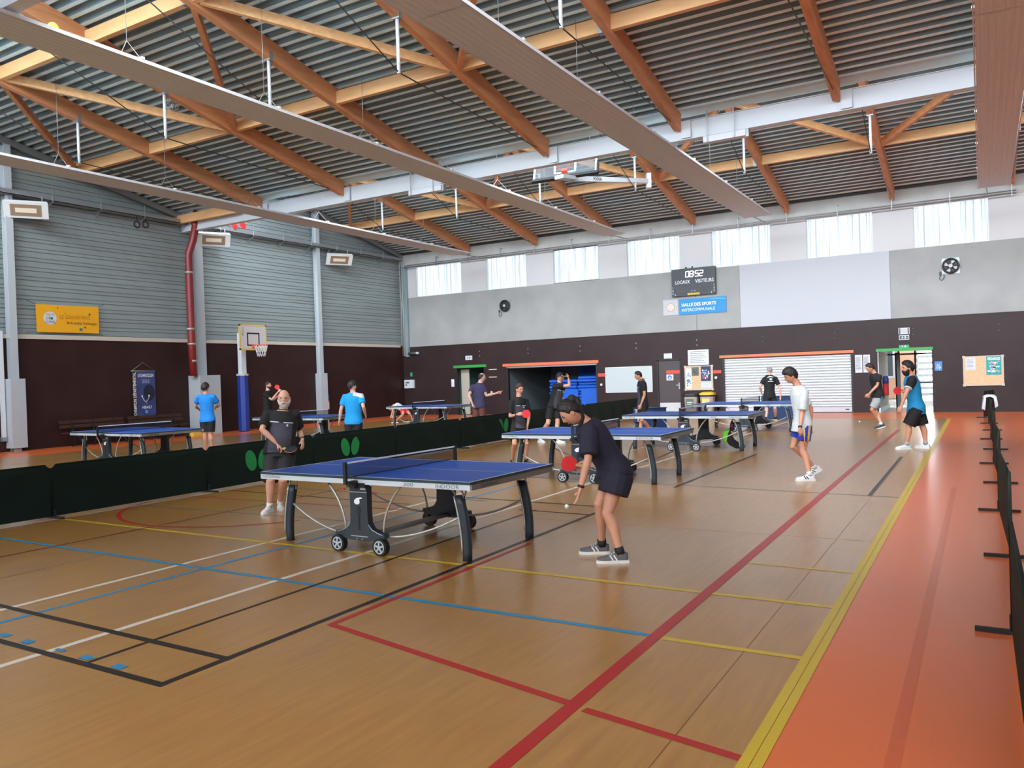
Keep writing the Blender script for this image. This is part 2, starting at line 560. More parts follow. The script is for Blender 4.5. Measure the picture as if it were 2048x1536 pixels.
COLY = [0.3, 6.35, 12.33, 18.52, 24.5]
prof = [(0, 0.0), (0.012, 0.0), (0.02, 0.028), (0.165, 0.028), (0.172, 0.006), (0.185, 0.006), (0.192, 0.04), (0.262, 0.04), (0.27, 0.0), (0.28, 0.0)]


def plank(y0, y1, z):
    q = MB(); vs = []
    for (pz, px_) in prof:
        vs += [(XL - 0.1 + px_, y0, z + pz), (XL - 0.1 + px_, y1, z + pz)]
    q.add(vs, [(2 * i, 2 * i + 2, 2 * i + 3, 2 * i + 1) for i in range(len(prof) - 1)])
    return obj('cladding_plank', q, M_clad, wall_left)


edges = [0.3, 6.35, 12.33, 18.52, 24.5, YF]
for i in range(len(edges) - 1):
    z = 3.33
    while z < 10.2:
        y0, y1 = edges[i], edges[i + 1]
        # stop at the roof line
        while y1 - y0 > 0.3 and deck_z(y1 - 0.02) < z: y1 -= 0.3
        if y1 - y0 > 0.4: plank(y0, y1, z)
        z += 0.28


def column(y, wide=0.2, case=(0.42, 0.5), casez=2.05):
    top = deck_z(y - 0.1) - 0.25 if y != 24.5 else 8.75
    q = MB(); t = 0.014
    x0 = XL + 0.02
    q.box(x0, x0 + t, y - wide / 2, y + wide / 2, 0, top); q.box(x0 + 0.2, x0 + 0.2 + t, y - wide / 2, y + wide / 2, 0, top); q.box(x0, x0 + 0.2, y - 0.006, y + 0.006, 0, top)
    c = obj('column', q, M_colgrey, wall_left)
    q = MB(); q.box(XL + 0.01, XL + case[0], y - case[1] / 2, y + case[1] / 2, 0.1 if y == 12.33 else 0.0, casez); obj('casing', q, M_colgrey, c)


column(6.35); column(12.33, case=(0.36, 0.4)); column(18.62, 0.36, (0.62, 0.85)); column(24.5, case=(0.34, 0.36))
# sloping wall-top channels
for (y0, y1) in ((6.4, 18.2), (18.6, YF)):
    q = MB(); q.beam((XL + 0.15, y0, deck_z(y0) - 0.12), (XL + 0.15, y1, deck_z(y1) - 0.12), 0.1, 0.18); obj('sloping_channel', q, M_steel, wall_left)

# --- right wall and back wall (behind and beside the camera)
q = MB(); q.box(XR, XR + 0.3, YB, YF + 0.3, 0, 3.2)
wall_right = struct('wall_right', q, M_brown, 'plain brown side wall beyond the right-hand court')
q = MB(); q.box(XR, XR + 0.3, YB, YF + 0.3, 3.2, 10.6); obj('upper_wall', q, M_white, wall_right)
q = MB(); q.box(XL, XR, YB - 0.3, YB, 0, 5.5); q.box(XL, XR, YB - 0.3, YB, 6.9, 10.6)
for x in np.arange(XL, XR + 0.1, 4.1): q.box(x - 0.5, x + 0.5, YB - 0.3, YB, 5.5, 6.9)
wall_back = struct('wall_back', q, M_white, 'wall behind the camera with tall window openings')

# --- roof: three saw-tooth slopes
RAFX = [7.84 - 3.45 * k for k in range(0, 9)]      # 7.84 ... -19.76


def roof(name, ylo, yhi, label):
    """ylo: valley side far from the camera (low), yhi: high edge towards the camera"""
    # corrugated deck, ribs across the hall
    q = MB(); p = 0.25; nr = int((ylo - yhi) / p); rows = []
    for k in range(nr):
        y = yhi + k * p
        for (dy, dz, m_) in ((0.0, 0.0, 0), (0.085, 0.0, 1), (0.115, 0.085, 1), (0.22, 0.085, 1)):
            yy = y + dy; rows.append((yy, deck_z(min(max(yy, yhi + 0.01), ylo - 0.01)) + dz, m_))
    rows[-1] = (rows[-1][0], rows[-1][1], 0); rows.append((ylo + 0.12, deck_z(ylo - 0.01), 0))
    vs = []
    for yy, zz, m_ in rows: vs += [(XL - 0.1, yy, zz), (XR + 0.1, yy, zz)]
    for i in range(len(rows) - 1):
        q.f.append((2 * i, 2 * i + 2, 2 * i + 3, 2 * i + 1)); q.m.append(rows[i][2]); q.sm.append(False)
    q.v = vs
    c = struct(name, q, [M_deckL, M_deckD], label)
    sl = nrm((0, ylo - yhi, deck_z(ylo - 0.01) - deck_z(yhi + 0.01)))
    for x in RAFX:
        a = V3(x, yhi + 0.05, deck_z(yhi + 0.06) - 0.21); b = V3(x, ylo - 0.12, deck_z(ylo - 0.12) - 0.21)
        r = MB(); r.beam(a, b, 0.15, 0.41); rf = obj('rafter', r, M_beamD, c)
        ym = (ylo + yhi) / 2 - 0.15; zr = deck_z(ym) - 0.42
        t = MB(); t.tube([(x, ym, zr + 0.02), (x, ym, zr - 1.05)], 0.035, 8); obj('post', t, M_steelw, rf)
        t = MB(); t.tube([(x, ylo - 0.35, deck_z(ylo - 0.35) - 0.36), (x, ym, zr - 1.03), (x, yhi + 0.3, deck_z(yhi + 0.3) - 0.36)], 0.013, 6); obj('tie_rod', t, M_cable, rf)
        t = MB(); t.box(x - 0.083, x + 0.083, ym - 0.05, ym + 0.05, zr - 0.02, zr + 0.16); obj('saddle_plate', t, M_steel, rf)
    RX = RAFX + [-23.2]
    for py in (ylo - 4.05, ylo - 7.95):
        zc = deck_z(py) - 0.36 + 0.16
        for i in range(len(RX) - 1):
            a, b = RX[i + 1] + 0.075, RX[i] - 0.075
            if i == len(RX) - 2: a = XL + 0.05
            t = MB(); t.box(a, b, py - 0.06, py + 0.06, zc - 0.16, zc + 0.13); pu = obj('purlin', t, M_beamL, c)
            t = MB(); t.box(b - 0.13, b + 0.003, py - 0.075, py + 0.075, zc - 0.175, zc + 0.06); obj('hanger_bracket', t, M_steel, pu)
    y1, y0 = ylo - 4.05, ylo - 7.95
    for ax in (7.84, 0.94, -5.96, -12.86, -19.76):
        for s in (-1, 1):
            a = V3(ax + s * 0.12, y0 + 0.1, deck_z(y0) - 0.27); b = V3(ax + s * 3.33, y1 - 0.1, deck_z(y1) - 0.27)
            if b[0] > XR - 0.2: continue
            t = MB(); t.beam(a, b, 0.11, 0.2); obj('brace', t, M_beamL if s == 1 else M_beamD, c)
    # valley beam and gutter edge
    if ylo < 30:
        pts = [XL] + sorted(RAFX) + [XR]
        for i in range(len(pts) - 1):
            a, b = pts[i] + 0.001, pts[i + 1] - 0.001
            t = MB(); t.box(a, b, ylo - 0.1, ylo + 0.1, 7.0, 7.015); t.box(a, b, ylo - 0.06, ylo - 0.04, 7.015, 7.42); t.box(a, b, ylo - 0.1, ylo + 0.1, 7.42, 7.435)
            obj('valley_beam', t, M_steelw, c)
        for x in RAFX:
            t = MB(); t.box(x + 0.078, x + 0.3, ylo - 0.13, ylo - 0.105, 7.03, 7.41); obj('joint_plate', t, M_steelw, c)
    else:
        t = MB(); t.box(XL, XR, YF - 0.05, YF - 0.02, 7.56, 7.75); obj('eaves_strip', t, M_dkgrey, c)
    return c


ceil_far = roof('ceiling', 30.2, 18.35, 'ribbed metal roof slope with timber rafters above the end wall')
ceil_near = roof('ceiling', 18.2, 6.35, 'ribbed metal roof slope with timber rafters nearer the camera')
t = MB(); t.box(XL + 0.06, -20.6, 17.84, 17.96, 7.24, 7.52); obj('purlin', t, M_beamL, ceil_near)
ceil_back = roof('ceiling', 6.2, -5.6, 'ribbed metal roof slope behind the camera')
# mullions of the roof glazing steps
for yy in (18.36, 6.36, -5.6):
    q = MB()
    for x in np.arange(XL, XR + 0.1, 1.725): q.box(x - 0.03, x + 0.03, yy - 0.03, yy + 0.03, 7.62, deck_z(yy + 0.05))
    obj('glazing_bar', q, M_steelw, {18.36: ceil_far, 6.36: ceil_near, -5.6: ceil_back}[yy])

# --- rooms behind the end wall
q = MB()
q.box(-18.3, -18.1, YF + 0.3, 34.5, 0, 2.6); q.box(-13.68, -13.5, YF + 0.3, 34.5, 0, 2.6); q.box(-18.3, -13.5, 34.5, 34.7, 0, 2.6); q.box(-18.3, -13.5, YF + 0.3, 34.7, 2.6, 2.7)
store = struct('wall_store', q, mat('store_grey', srgb(96, 108, 112), 0.8), 'grey walls of the open store room')
q = MB(); q.box(-18.1, -13.68, YF, 34.5, -0.05, 0.0); obj('store_floor', q, M_dkgrey, store)
q = MB()
q.box(-21.2, -21.0, YF + 0.3, 33, 0, 2.6); q.box(-18.9, -18.7, YF + 0.3, 33, 0, 2.6); q.box(-21.2, -18.7, 33, 33.2, 0, 2.6); q.box(-21.2, -18.7, YF + 0.3, 33.2, 2.6, 2.7)
cor = struct('wall_corridor', q, mat('corridor_teal', srgb(120, 164, 156), 0.7), 'pale green corridor walls behind the open left doorway')
q = MB(); q.box(-21.0, -18.9, YF, 33, -0.05, 0); obj('corridor_floor', q, M_dkgrey, cor)
q = MB(); q.box(-20.15, -19.55, 31.6, 31.66, 0, 2.06); obj('dark_doorway', q, M_black, cor)
q = MB(); q.box(-20.72, -20.28, YF + 0.36, YF + 0.42, 0, 2.05); obj('beige_door_leaf', q, mat('beige_laminate', srgb(172, 168, 154), 0.6), cor)
# lobby behind the right doorway, open to the street
q = MB()
q.box(-3.5, -3.12, YF + 0.3, 33.6, 0, 2.7); q.box(-1.46, -1.2, YF + 0.3, 33.6, 0, 2.7); q.box(-3.5, -1.2, YF + 0.3, 33.6, 2.5, 2.7)
lob = struct('wall_lobby', q, M_wood2, 'board-marked lobby walls behind the right doorway')
q = MB(); q.box(-3.12, -1.46, YF, 33.6, -0.05, 0.001); obj('lobby_floor', q, mat('grey_tile', srgb(150, 152, 152), 0.3), lob)
q = MB(); q.box(-3.12, -3.06, YF + 0.02, 33.5, 0.0, 0.14); obj('white_skirting', q, M_paper, lob)
q = MB()
for x in (-2.72, -2.16, -1.5): q.box(x - 0.03, x + 0.03, 33.3, 33.36, 0, 2.5)
q.box(-3.1, -1.46, 33.3, 33.36, 1.98, 2.04); q.box(-3.1, -1.46, 33.3, 33.36, 2.44, 2.5); q.box(-2.16, -1.46, 33.3, 33.36, 0.9, 0.95)
obj('glazed_door_frame', q, M_dkgrey, lob)
q = MB(); q.box(-2.66, -2.5, 31.2, 31.24, 0, 2.05); q.box(-2.66, -2.62, 31.2, 31.9, 0, 2.05); obj('open_door_leaf', q, M_dkgrey, lob)
q = MB(); q.box(-14, 12, 33.6, 60, -0.06, -0.02)
out = struct('ground_outside', q, mat('outdoor_paving', srgb(170, 168, 162), 0.8), 'pale paving outside the right doorway')
q = MB(); q.box(-10, -2.62, 42, 46, 0, 6); peach = obj('building_outside', q, mat('peach_render', srgb(206, 158, 128), 0.8))
q = MB(); q.box(-14, 12, 33.6, 41.6, 3.0, 3.15); obj('added_sky_blocker', q, M_conc, out)  # unseen slab added to cut the sky light outside the doorway
q = MB(); q.box(-14, -10, 42, 46, 0, 6); q.box(2.5, 12, 34, 46, 0, 6); obj('added_side_blocker', q, M_conc, out)  # unseen blocks added beside the paving to hold back more sky light
for wx in (-8.2, -6.4, -4.6):
    q = MB(); q.box(wx, wx + 1.0, 41.95, 42, 1.0, 2.4); w_ = obj('window', q, M_paper, peach); q = MB(); q.box(wx + 0.08, wx + 0.92, 41.93, 41.95, 1.08, 2.32); obj('pane', q, M_dkgrey, w_)
q = MB(); q.box(-10.1, -2.5, 41.8, 42, 5.8, 6.0); obj('roof_edge', q, M_conc, peach)
tag(peach, 'peach rendered building seen outside through the right doorway', 'building')
q = MB()
st = thing('railing_outside', 'white slatted railing stair outside beyond the right doorway', 'railing', (-2.2, 40, 0))
for k in range(16):
    q = MB(); q.box(-2.55, -1.2, 40, 40.1, 0.2 + k * 0.28, 0.32 + k * 0.28); obj('slat', q, M_paper, st)
q = MB(); q.box(-2.55, -2.5, 40.02, 40.08, 0, 5); q.box(-1.25, -1.2, 40.02, 40.08, 0, 5); obj('post', q, M_steel, st)

# ================================================================== TABLE TENNIS TABLES
M_blue = mat('blue_playing_surface', srgb(18, 76, 168), 0.42, spec=0.3, noise=0.04, scale=3)
M_tline = mat('white_table_line', srgb(190, 200, 214), 0.5)
M_edge = mat('dark_teal_edge', srgb(34, 56, 62), 0.45)
M_apron = mat('silver_apron', srgb(198, 206, 212), 0.4, metal=0.15)
M_aprong = mat('grey_end_apron', srgb(112, 108, 104), 0.5)
M_leg = mat('charcoal_blue_plastic', srgb(38, 48, 56), 0.45)
M_tube = mat('satin_steel_tube', srgb(186, 186, 180), 0.35, metal=0.5)
M_tire = mat('black_rubber', srgb(18, 18, 20), 0.6)
M_hub = mat('silver_wheel_hub', srgb(170, 178, 184), 0.4)
M_red = mat('red_plastic', srgb(190, 52, 48), 0.5)
M_logo = mat('white_print', srgb(226, 230, 234), 0.6)
M_print = mat('grey_print', srgb(96, 104, 112), 0.6)


def net_mat():
    M = bpy.data.materials.new('dark_net_mesh'); M.use_nodes = True
    n = M.node_tree.nodes; l = M.node_tree.links; b = n['Principled BSDF']
    b.inputs['Base Color'].default_value = (*srgb(22, 26, 50), 1); b.inputs['Roughness'].default_value = 0.8
    b.inputs['Alpha'].default_value = 0.55
    return M


M_net = net_mat()


def make_table():
    t = thing('table_tennis_table', 'table', 'table')
    for s in (-1, 1):
        x0, x1 = (0.004, 1.37) if s > 0 else (-1.37, -0.004)
        q = MB(); q.box(x0, x1, -0.7625, 0.7625, 0.738, 0.76); h = obj('table_half', q, M_blue, t)
        q = MB(); z = 0.7605
        q.box(x0, x1, -0.7625, -0.7425, z, z + 0.0006); q.box(x0, x1, 0.7425, 0.7625, z, z + 0.0006)
        xe = 1.35 if s > 0 else -1.37
        q.box(xe, xe + 0.02, -0.7425, 0.7425, z, z + 0.0006); q.box(x0, x1, -0.0015, 0.0015, z, z + 0.0006)
        obj('edge_lines', q, M_tline, h)
        q = MB()
        q.box(x0, x1, -0.7675, -0.7628, 0.735, 0.7595); q.box(x0, x1, 0.7628, 0.7675, 0.735, 0.7595)
        xe = 1.3703 if s > 0 else -1.375
        q.box(xe, xe + 0.0047, -0.7675, 0.7675, 0.735, 0.7595)
        obj('edge_band', q, M_edge, h)
        q = MB(); q.box(x0, x1, -0.765, -0.735, 0.686, 0.7348); obj('side_apron', q, M_apron, h)
        q = MB(); q.box(x0, x1, 0.735, 0.765, 0.686, 0.7348); obj('side_apron', q, M_apron, h)
        q = MB(); xa = 1.343 if s > 0 else -1.373
        q.box(xa, xa + 0.03, -0.7345, 0.7345, 0.682, 0.7348); obj('end_apron', q, M_aprong, h)
        # legs: curved dark boots with a bright side strip
        for sy in (-1, 1):
            y = sy * 0.56
            q = MB(); rings = []
            for k in range(9):
                f = k / 8; z = 0.6 * (1 - f)
                xc = s * (1.10 + 0.075 * math.sin(f * PI * 0.62))
                w = 0.046 - 0.008 * f
                rings.append([(xc + w * a, y + 0.036 * b, z) for a, b in ((-1, -0.6), (-0.6, -1), (0.6, -1), (1, -0.6), (1, 0.6), (0.6, 1), (-0.6, 1), (-1, 0.6))])
            q.loft(rings, smooth=True); lg = obj('leg', q, M_leg, t)
            q = MB(); pts = []
            for k in range(9):
                f = k / 8 * 0.86; z = 0.6 * (1 - f) + 0.0; pts.append((s * (1.10 + 0.075 * math.sin(f * PI * 0.62)) - 0.034, y - 0.036, z))
            q.tube(pts, 0.0095, 6); obj('bright_strip', q, M_tube, lg)
            q = MB()
            for dx in (-0.045, 0.045):
                q.tube([(s * 1.10 + dx * 0.9, y, 0.56), (s * 1.10 + dx, y, 0.62), (s * 1.07 + dx * 1.3, y - sy * -0.03, 0.69)], 0.011, 6)
            obj('leg_bracket', q, M_tube, lg)
            # arched stays
            q = MB(); yb = sy * 0.66
            q.tube([(s * (0.25 + 0.25 * f ** 2.1), yb, 0.19 + 0.5 * f) for f in np.linspace(0, 1, 9)][::-1], 0.0115, 6)
            obj('stay', q, M_tube, t)
            q = MB()
            q.tube([(s * (0.29 + 0.83 * f), sy * (0.66 - 0.1 * f), 0.17 + 0.24 * f ** 1.8) for f in np.linspace(0, 1, 9)], 0.012, 6)
            obj('lower_stay', q, M_tube, t)
    # carriage
    for sy in (-1, 1):
        poly = [(-0.115, 0.66), (-0.112, 0.42), (-0.118, 0.30), (-0.16, 0.245), (-0.25, 0.215), (-0.32, 0.205), (-0.325, 0.165), (-0.26, 0.145), (-0.12, 0.125),
                (0.12, 0.125), (0.26, 0.145), (0.325, 0.165), (0.32, 0.205), (0.25, 0.215), (0.16, 0.245), (0.118, 0.30), (0.112, 0.42), (0.115, 0.66)]
        yo = sy * 0.70
        q = MB(); q.prism(poly, (0, yo + (0.035 if sy < 0 else -0.035), 0), (1, 0, 0), (0, 0, 1), (0, -0.07 if sy < 0 else 0.07, 0))
        pn = obj('carriage_panel', q, M_leg, t)
        ys = yo - 0.037 if sy < 0 else yo + 0.037
        for z_ in (0.60, 0.165):
            q = MB(); q.box(-0.11, 0.11, ys - 0.003, ys + 0.003, z_, z_ + 0.007); obj('silver_trim', q, M_tube, pn)
        for sx in (-1, 1):
            q = MB(); q.tube([(sx * 0.122, ys, 0.29), (sx * 0.17, ys, 0.24), (sx * 0.25, ys, 0.21), (sx * 0.30, ys, 0.197)], 0.004, 5); obj('silver_trim', q, M_tube, pn)
        q = MB(); q.box(-0.011, 0.011, ys - 0.002, ys + 0.002, 0.23, 0.42); q.disc((0, ys, 0.41), (0, 1, 0), 0.026, 0.004, 14); q.disc((0, ys, 0.44), (0, 1, 0), 0.024, 0.004, 14)
        obj('grip_slot', q, M_black, pn)
        q = MB(); u = (1, 0, 0) if sy < 0 else (-1, 0, 0)
        q.prism([(-0.055, 0.50), (-0.05, 0.525), (-0.02, 0.545), (0.02, 0.553), (0.05, 0.553), (0.05, 0.543), (0.02, 0.537), (0.01, 0.53), (0.02, 0.515), (0.016, 0.495), (0.0, 0.484), (-0.03, 0.482)],
                (0, ys, 0), u, (0, 0, 1), (0, 0.003 * sy, 0)); obj('emblem', q, M_logo, pn)
        for sx in (-0.035, 0.035):
            q = MB(); q.disc((sx, ys, 0.142), (0, 1, 0), 0.006, 0.005, 8); obj('bolt', q, M_tube, pn)
        for sx in (-1, 1):
            c = V3(sx * 0.275, sy * 0.735, 0.085)
            q = MB(); q.disc(c, (0, 1, 0), 0.085, 0.06, 28); w = obj('wheel', q, M_tire, t)
            q = MB(); o_ = c + V3(0, sy * 0.032, 0)
            n = 20; vs = []
            for i in range(n):
                a = 2 * PI * i / n
                for r in (0.064, 0.052): vs.append(o_ + V3(r * math.cos(a), 0, r * math.sin(a)))
            q.add(vs, [(2 * i, 2 * ((i + 1) % n), 2 * ((i + 1) % n) + 1, 2 * i + 1) for i in range(n)])
            for i in range(5):
                a = 2 * PI * i / 5 + 0.3; d = V3(math.cos(a), 0, math.sin(a)); e_ = V3(-math.sin(a), 0, math.cos(a))
                q.obox(o_ + d * 0.03, d, (0, 1, 0), e_, 0.024, 0.003, 0.009)
            q.disc(o_, (0, 1, 0), 0.014, 0.006, 10); obj('hub', q, M_hub, w)
            q = MB(); q.box(c[0] - 0.02, c[0] + 0.02, c[1] - 0.05 * sy - 0.012, c[1] - 0.05 * sy + 0.012, 0.085, 0.19); obj('fork', q, M_leg, w)
        q = MB(); q.box(0.17, 0.235, sy * 0.71 - 0.015, sy * 0.71 + 0.015, 0.095, 0.118); obj('brake_pedal', q, M_red, t)
        q = MB(); q.box(-0.12, 0.12, sy * 0.735 - 0.035, sy * 0.735 + 0.035, 0.655, 0.7); obj('upper_block', q, M_black, pn)
        q = MB(); q.box(0.03, 0.095, ys - 0.003, ys + 0.003, 0.63, 0.665); obj('sticker', q, M_paper, pn)
    q = MB(); q.box(-0.05, 0.05, -0.69, 0.69, 0.135, 0.165); obj('cross_bar', q, M_aprong, t)
    q = MB(); q.box(-0.012, 0.012, -0.70, 0.70, 0.66, 0.685); obj('spine_bar', q, M_leg, t)
    # net
    for sy in (-1, 1):
        y = sy * 0.90
        q = MB(); q.box(-0.022, 0.012, y - 0.014, y + 0.014, 0.70, 0.915); q.box(-0.03, 0.03, min(y, sy * 0.75), max(y, sy * 0.75), 0.70, 0.725); q.box(-0.035, 0.035, sy * 0.79 - 0.03, sy * 0.79 + 0.03, 0.655, 0.705)
        po = obj('net_post', q, M_black, t)
        q = MB(); q.box(-0.05, -0.02, y - 0.01, y + 0.01, 0.645, 0.66); obj('clamp_knob', q, M_red, po)
    q = MB(); q.add([(-0.005, -0.89, 0.765), (-0.005, 0.89, 0.765), (-0.005, 0.89, 0.90), (-0.005, -0.89, 0.90)], [(0, 1, 2, 3)]); nt = obj('net', q, M_net, t)
    q = MB(); q.box(-0.009, -0.001, -0.89, 0.89, 0.896, 0.912); obj('net_tape', q, M_logo, nt)
    q = MB(); q.box(-0.009, -0.001, -0.89, 0.89, 0.762, 0.768); obj('lower_cord', q, M_black, nt)
    # lettering on the near side apron and the end apron
    ap = [o for o in t.children if o.name.startswith('table_half')]
    obj('lettering', text_mb('cornilleau', 0.05, (-1.34, -0.7655, 0.702), (1, 0, 0), (0, 0, 1), 0.001, fit=0.27), M_print, ap[0])
    obj('lettering', text_mb('300', 0.05, (0.60, -0.7655, 0.695), (1, 0, 0), (0, 0, 1), 0.001, fit=0.12), M_print, ap[1])
    obj('lettering', text_mb('INDOOR', 0.05, (0.98, -0.7655, 0.695), (1, 0, 0), (0, 0, 1), 0.001, fit=0.27), M_print, ap[1])
    obj('lettering', text_mb('cornilleau', 0.05, (1.3735, -0.6, 0.695), (0, 1, 0), (0, 0, 1), 0.001, fit=0.27), M_black, ap[1])
    return t


TABLES = [(-5.18, 6.56, -1.6, 'blue table tennis table nearest the camera, in front of the bearded man'),
          (-5.33, 11.68, -0.4, 'blue table tennis table just behind the bending woman'),
          (-5.36, 16.72, 0.0, 'blue table tennis table with a black and green bag hung from its leg'),
          (-5.41, 21.85, -1.5, 'blue table tennis table nearest the roller shutter'),
          (-16.2, 11.02, -2.4, 'blue table tennis table in front of the blue hanging pennant'),
          (-16.3, 16.3, -0.6, 'blue table tennis table between the bearded man and the man in cyan shirt'),
          (-16.66, 22.54, -2.9, 'blue table tennis table in the far left corner with a person bending behind it')]
TAB0 = make_table()
for i, (x, y, a, lab) in enumerate(TABLES):
    o = TAB0 if i == 0 else copy_tree(TAB0)
    o.location = (x, y, 0); o.rotation_euler = (0, 0, math.radians(a)); o.scale = (0.976,) * 3
    tag(o, lab, 'table', 'table tennis tables')

# ================================================================== BARRIERS
M_barr = mat('dark_green_barrier_cloth', srgb(9, 27, 22), 0.7, spec=0.2, noise=0.12, scale=3, bump=0.3, bscale=2.2)
M_barr2 = mat('grey_green_barrier_cloth', srgb(32, 48, 44), 0.65, spec=0.25, noise=0.1, scale=3)
M_wing = mat('green_wing_print', srgb(0, 126, 62), 0.6)


def barrier(p0, p1, label, cat='barrier', group=None, m_=None, logo=False, foot0=True, foot1=False, h=0.70, wave=0.0, side=1):
    p0 = np.array((*p0, 0.0)); p1 = np.array((*p1, 0.0)); L = np.linalg.norm(p1 - p0); d = (p1 - p0) / L
    n = V3(d[1], -d[0], 0) * side                         # printed face
    t = thing('barrier_panel', label, cat, p0, group)
    # cloth with rounded top corners and soft sag
    r = 0.06; z0 = 0.03
    cols = 25; rows = 9; vs = []; fs = []
    for i in range(cols):
        u = 0.002 + (L - 0.004) * i / (cols - 1)
        e = min(u, L - u)
        zt = h - (r - math.sqrt(max(0, r * r - (r - min(e, r)) ** 2)))
        for j in range(rows):
            f = j / (rows - 1); z = z0 + (zt - z0) * f
            off = wave * math.sin(f * PI) * math.sin(u * 5.2 + f * 3 + p0[1]) * math.sin(PI * u / L)
            vs.append(p0 + d * u + V3(0, 0, z) + n * (0.006 + off))
    for i in range(cols - 1):
        for j in range(rows - 1):
            a = i * rows + j; fs.append((a, a + rows, a + rows + 1, a + 1))
    N = len(vs); vs2 = [v - n * 0.012 for v in vs]
    q = MB(); q.add(vs, fs, 0, True); q.add(vs2, [f[::-1] for f in fs], 0, True)
    rim = [i * rows + rows - 1 for i in range(cols)]
    q.f += [(rim[i], rim[i + 1], N + rim[i + 1], N + rim[i]) for i in range(cols - 1)]; q.m += [0] * (cols - 1); q.sm += [True] * (cols - 1)
    obj('cloth', q, m_ or M_barr, t)
    q = MB(); q.tube([p0 + d * 0.012 + V3(0, 0, z0), p0 + d * 0.012 + V3(0, 0, h - r), p0 + d * 0.07 + V3(0, 0, h), p1 - d * 0.07 + V3(0, 0, h), p1 - d * 0.012 + V3(0, 0, h - r), p1 - d * 0.012 + V3(0, 0, z0)], 0.011, 6)
    obj('frame', q, m_ or M_barr, t)
    for use, p in ((foot0, p0 + d * 0.03), (foot1, p1 - d * 0.03)):
        if use:
            q = MB(); q.beam(p - n * 0.2 + V3(0, 0, 0.015), p + n * 0.2 + V3(0, 0, 0.015), 0.035, 0.026); q.box(p[0] - 0.018, p[0] + 0.018, p[1] - 0.018, p[1] + 0.018, 0.02, 0.12)
            obj('foot', q, M_black, t)
    if logo is not False:
        for s in (-1, 1):
            cx = logo + s * 0.14; cz = 0.40; pts = []
            for k in range(24):
                a = 2 * PI * k / 24; px_, pz_ = 0.115 * math.cos(a), 0.18 * math.sin(a)
                ca, sa = math.cos(-s * 0.3), math.sin(-s * 0.3)
                pts.append((cx + px_ * ca - pz_ * sa, cz + px_ * sa + pz_ * ca))
            q = MB(); q.prism(pts, p0 + n * 0.0095, d, (0, 0, 1), n * 0.002); obj('wing_print', q, M_wing, t)
    return t


gb = [(-10.55, 3.45), (-10.47, 5.88), (-10.48, 8.3), (-10.6, 10.74), (-10.62, 13.15), (-10.62, 15.55), (-10.72, 17.98), (-10.76, 20.4), (-10.8, 22.8), (-10.9, 25.2), (-10.95, 27.6)]
lg = gp(508, 925, 0.39); lg2 = gp(703, 894, 0.39); lg3 = gp(1062, 851, 0.39)
for i in range(len(gb) - 1):
    logo = False
    for g_ in (lg, lg2, lg3):
        if gb[i][1] < g_[1] < gb[i + 1][1]: logo = min(max(g_[1] - gb[i][1] + (0.3 if g_ is lg else 0), 0.3), 2.1)
    ex = 'with green wings, ' if logo is not False else ''
    barrier(gb[i], gb[i + 1], 'dark green barrier panel, %s%s from the left in the middle row' % (ex, ORD[i]), group='middle barrier row', logo=logo, wave=0.0 if i < 3 else 0.02, side=1)
rb = [(0.13, 3.2), (0.12, 5.6), (0.17, 7.8), (0.12, 10.17), (0.17, 12.5), (0.12, 14.85), (0.17, 17.25), (0.12, 19.5), (0.16, 22.05), (0.11, 24.45), (0.1, 26.85)]
for i in range(len(rb) - 1):
    barrier(rb[i], rb[i + 1], 'dark green barrier panel, %s from the camera in the right-hand row' % ORD[i], group='right barrier row', m_=M_barr2 if i % 2 else M_barr, h=0.70 if i % 2 == 0 else 0.73, side=-1, foot0=(i > 0))
barrier((0.0, 26.9), (0.28, 27.9), 'small black barrier panel turned sideways at the far end of the right-hand row', m_=M_black, h=0.78)

# ================================================================== BATS, BALLS
M_rubR = mat('red_bat_rubber', srgb(224, 44, 50), 0.55)
M_rubB = mat('black_bat_rubber', srgb(26, 28, 34), 0.5)
M_ply = mat('pale_plywood', srgb(206, 170, 120), 0.6)


def bat_in(p, s, px_, py_, nv, label, dz=-0.02, **kw):
    """bat whose handle ends in the hand of person p"""
    h = p['HAND'][s]; c = atD(px_, py_, depth(h) + dz); hd = nrm(h - c); return bat(h - hd * 0.13, nv, hd, label, **kw)


def bat(c, nv, hd, label, front=M_rubR, back=M_rubB):
    """c blade centre, nv normal of the front face, hd direction of the handle"""
    c = np.array(c, float); nv = nrm(nv); hd = nrm(np.array(hd) - nv * (np.array(hd) @ nv)); sd = np.cross(hd, nv)
    t = thing('table_tennis_bat', label, 'bat', c, 'table tennis bats')
    poly = [(0.075 * math.cos(a), 0.079 * math.sin(a)) for a in np.linspace(0, 2 * PI, 28, endpoint=False)]
    q = MB(); q.prism(poly, c - nv * 0.003, sd, hd, nv * 0.006); obj('blade', q, M_ply, t)
    p2 = [(x * 0.99, y * 0.99) for x, y in poly]
    q = MB(); q.prism(p2, c + nv * 0.003, sd, hd, nv * 0.003); obj('rubber', q, front, t)
    q = MB(); q.prism(p2, c - nv * 0.006, sd, hd, nv * 0.003); obj('rubber', q, back, t)
    q = MB(); q.obox(c + hd * 0.12, hd, sd, nv, 0.055, 0.013, 0.010); obj('handle', q, M_ply, t)
    return t


M_ball = mat('white_ball', srgb(226, 226, 214), 0.5)


def ball(c, label):
    q = MB(); q.ell(c, V3(1, 0, 0), V3(0, 1, 0), V3(0, 0, 1), 0.02, 0.02, 0.02, 16, 10)
    return tag(obj('table_tennis_ball', q, M_ball), label, 'ball', 'balls')

# ================================================================== PEOPLE
def skin(name, c): return mat(name, srgb(*c), 0.55, noise=0.05, scale=14)


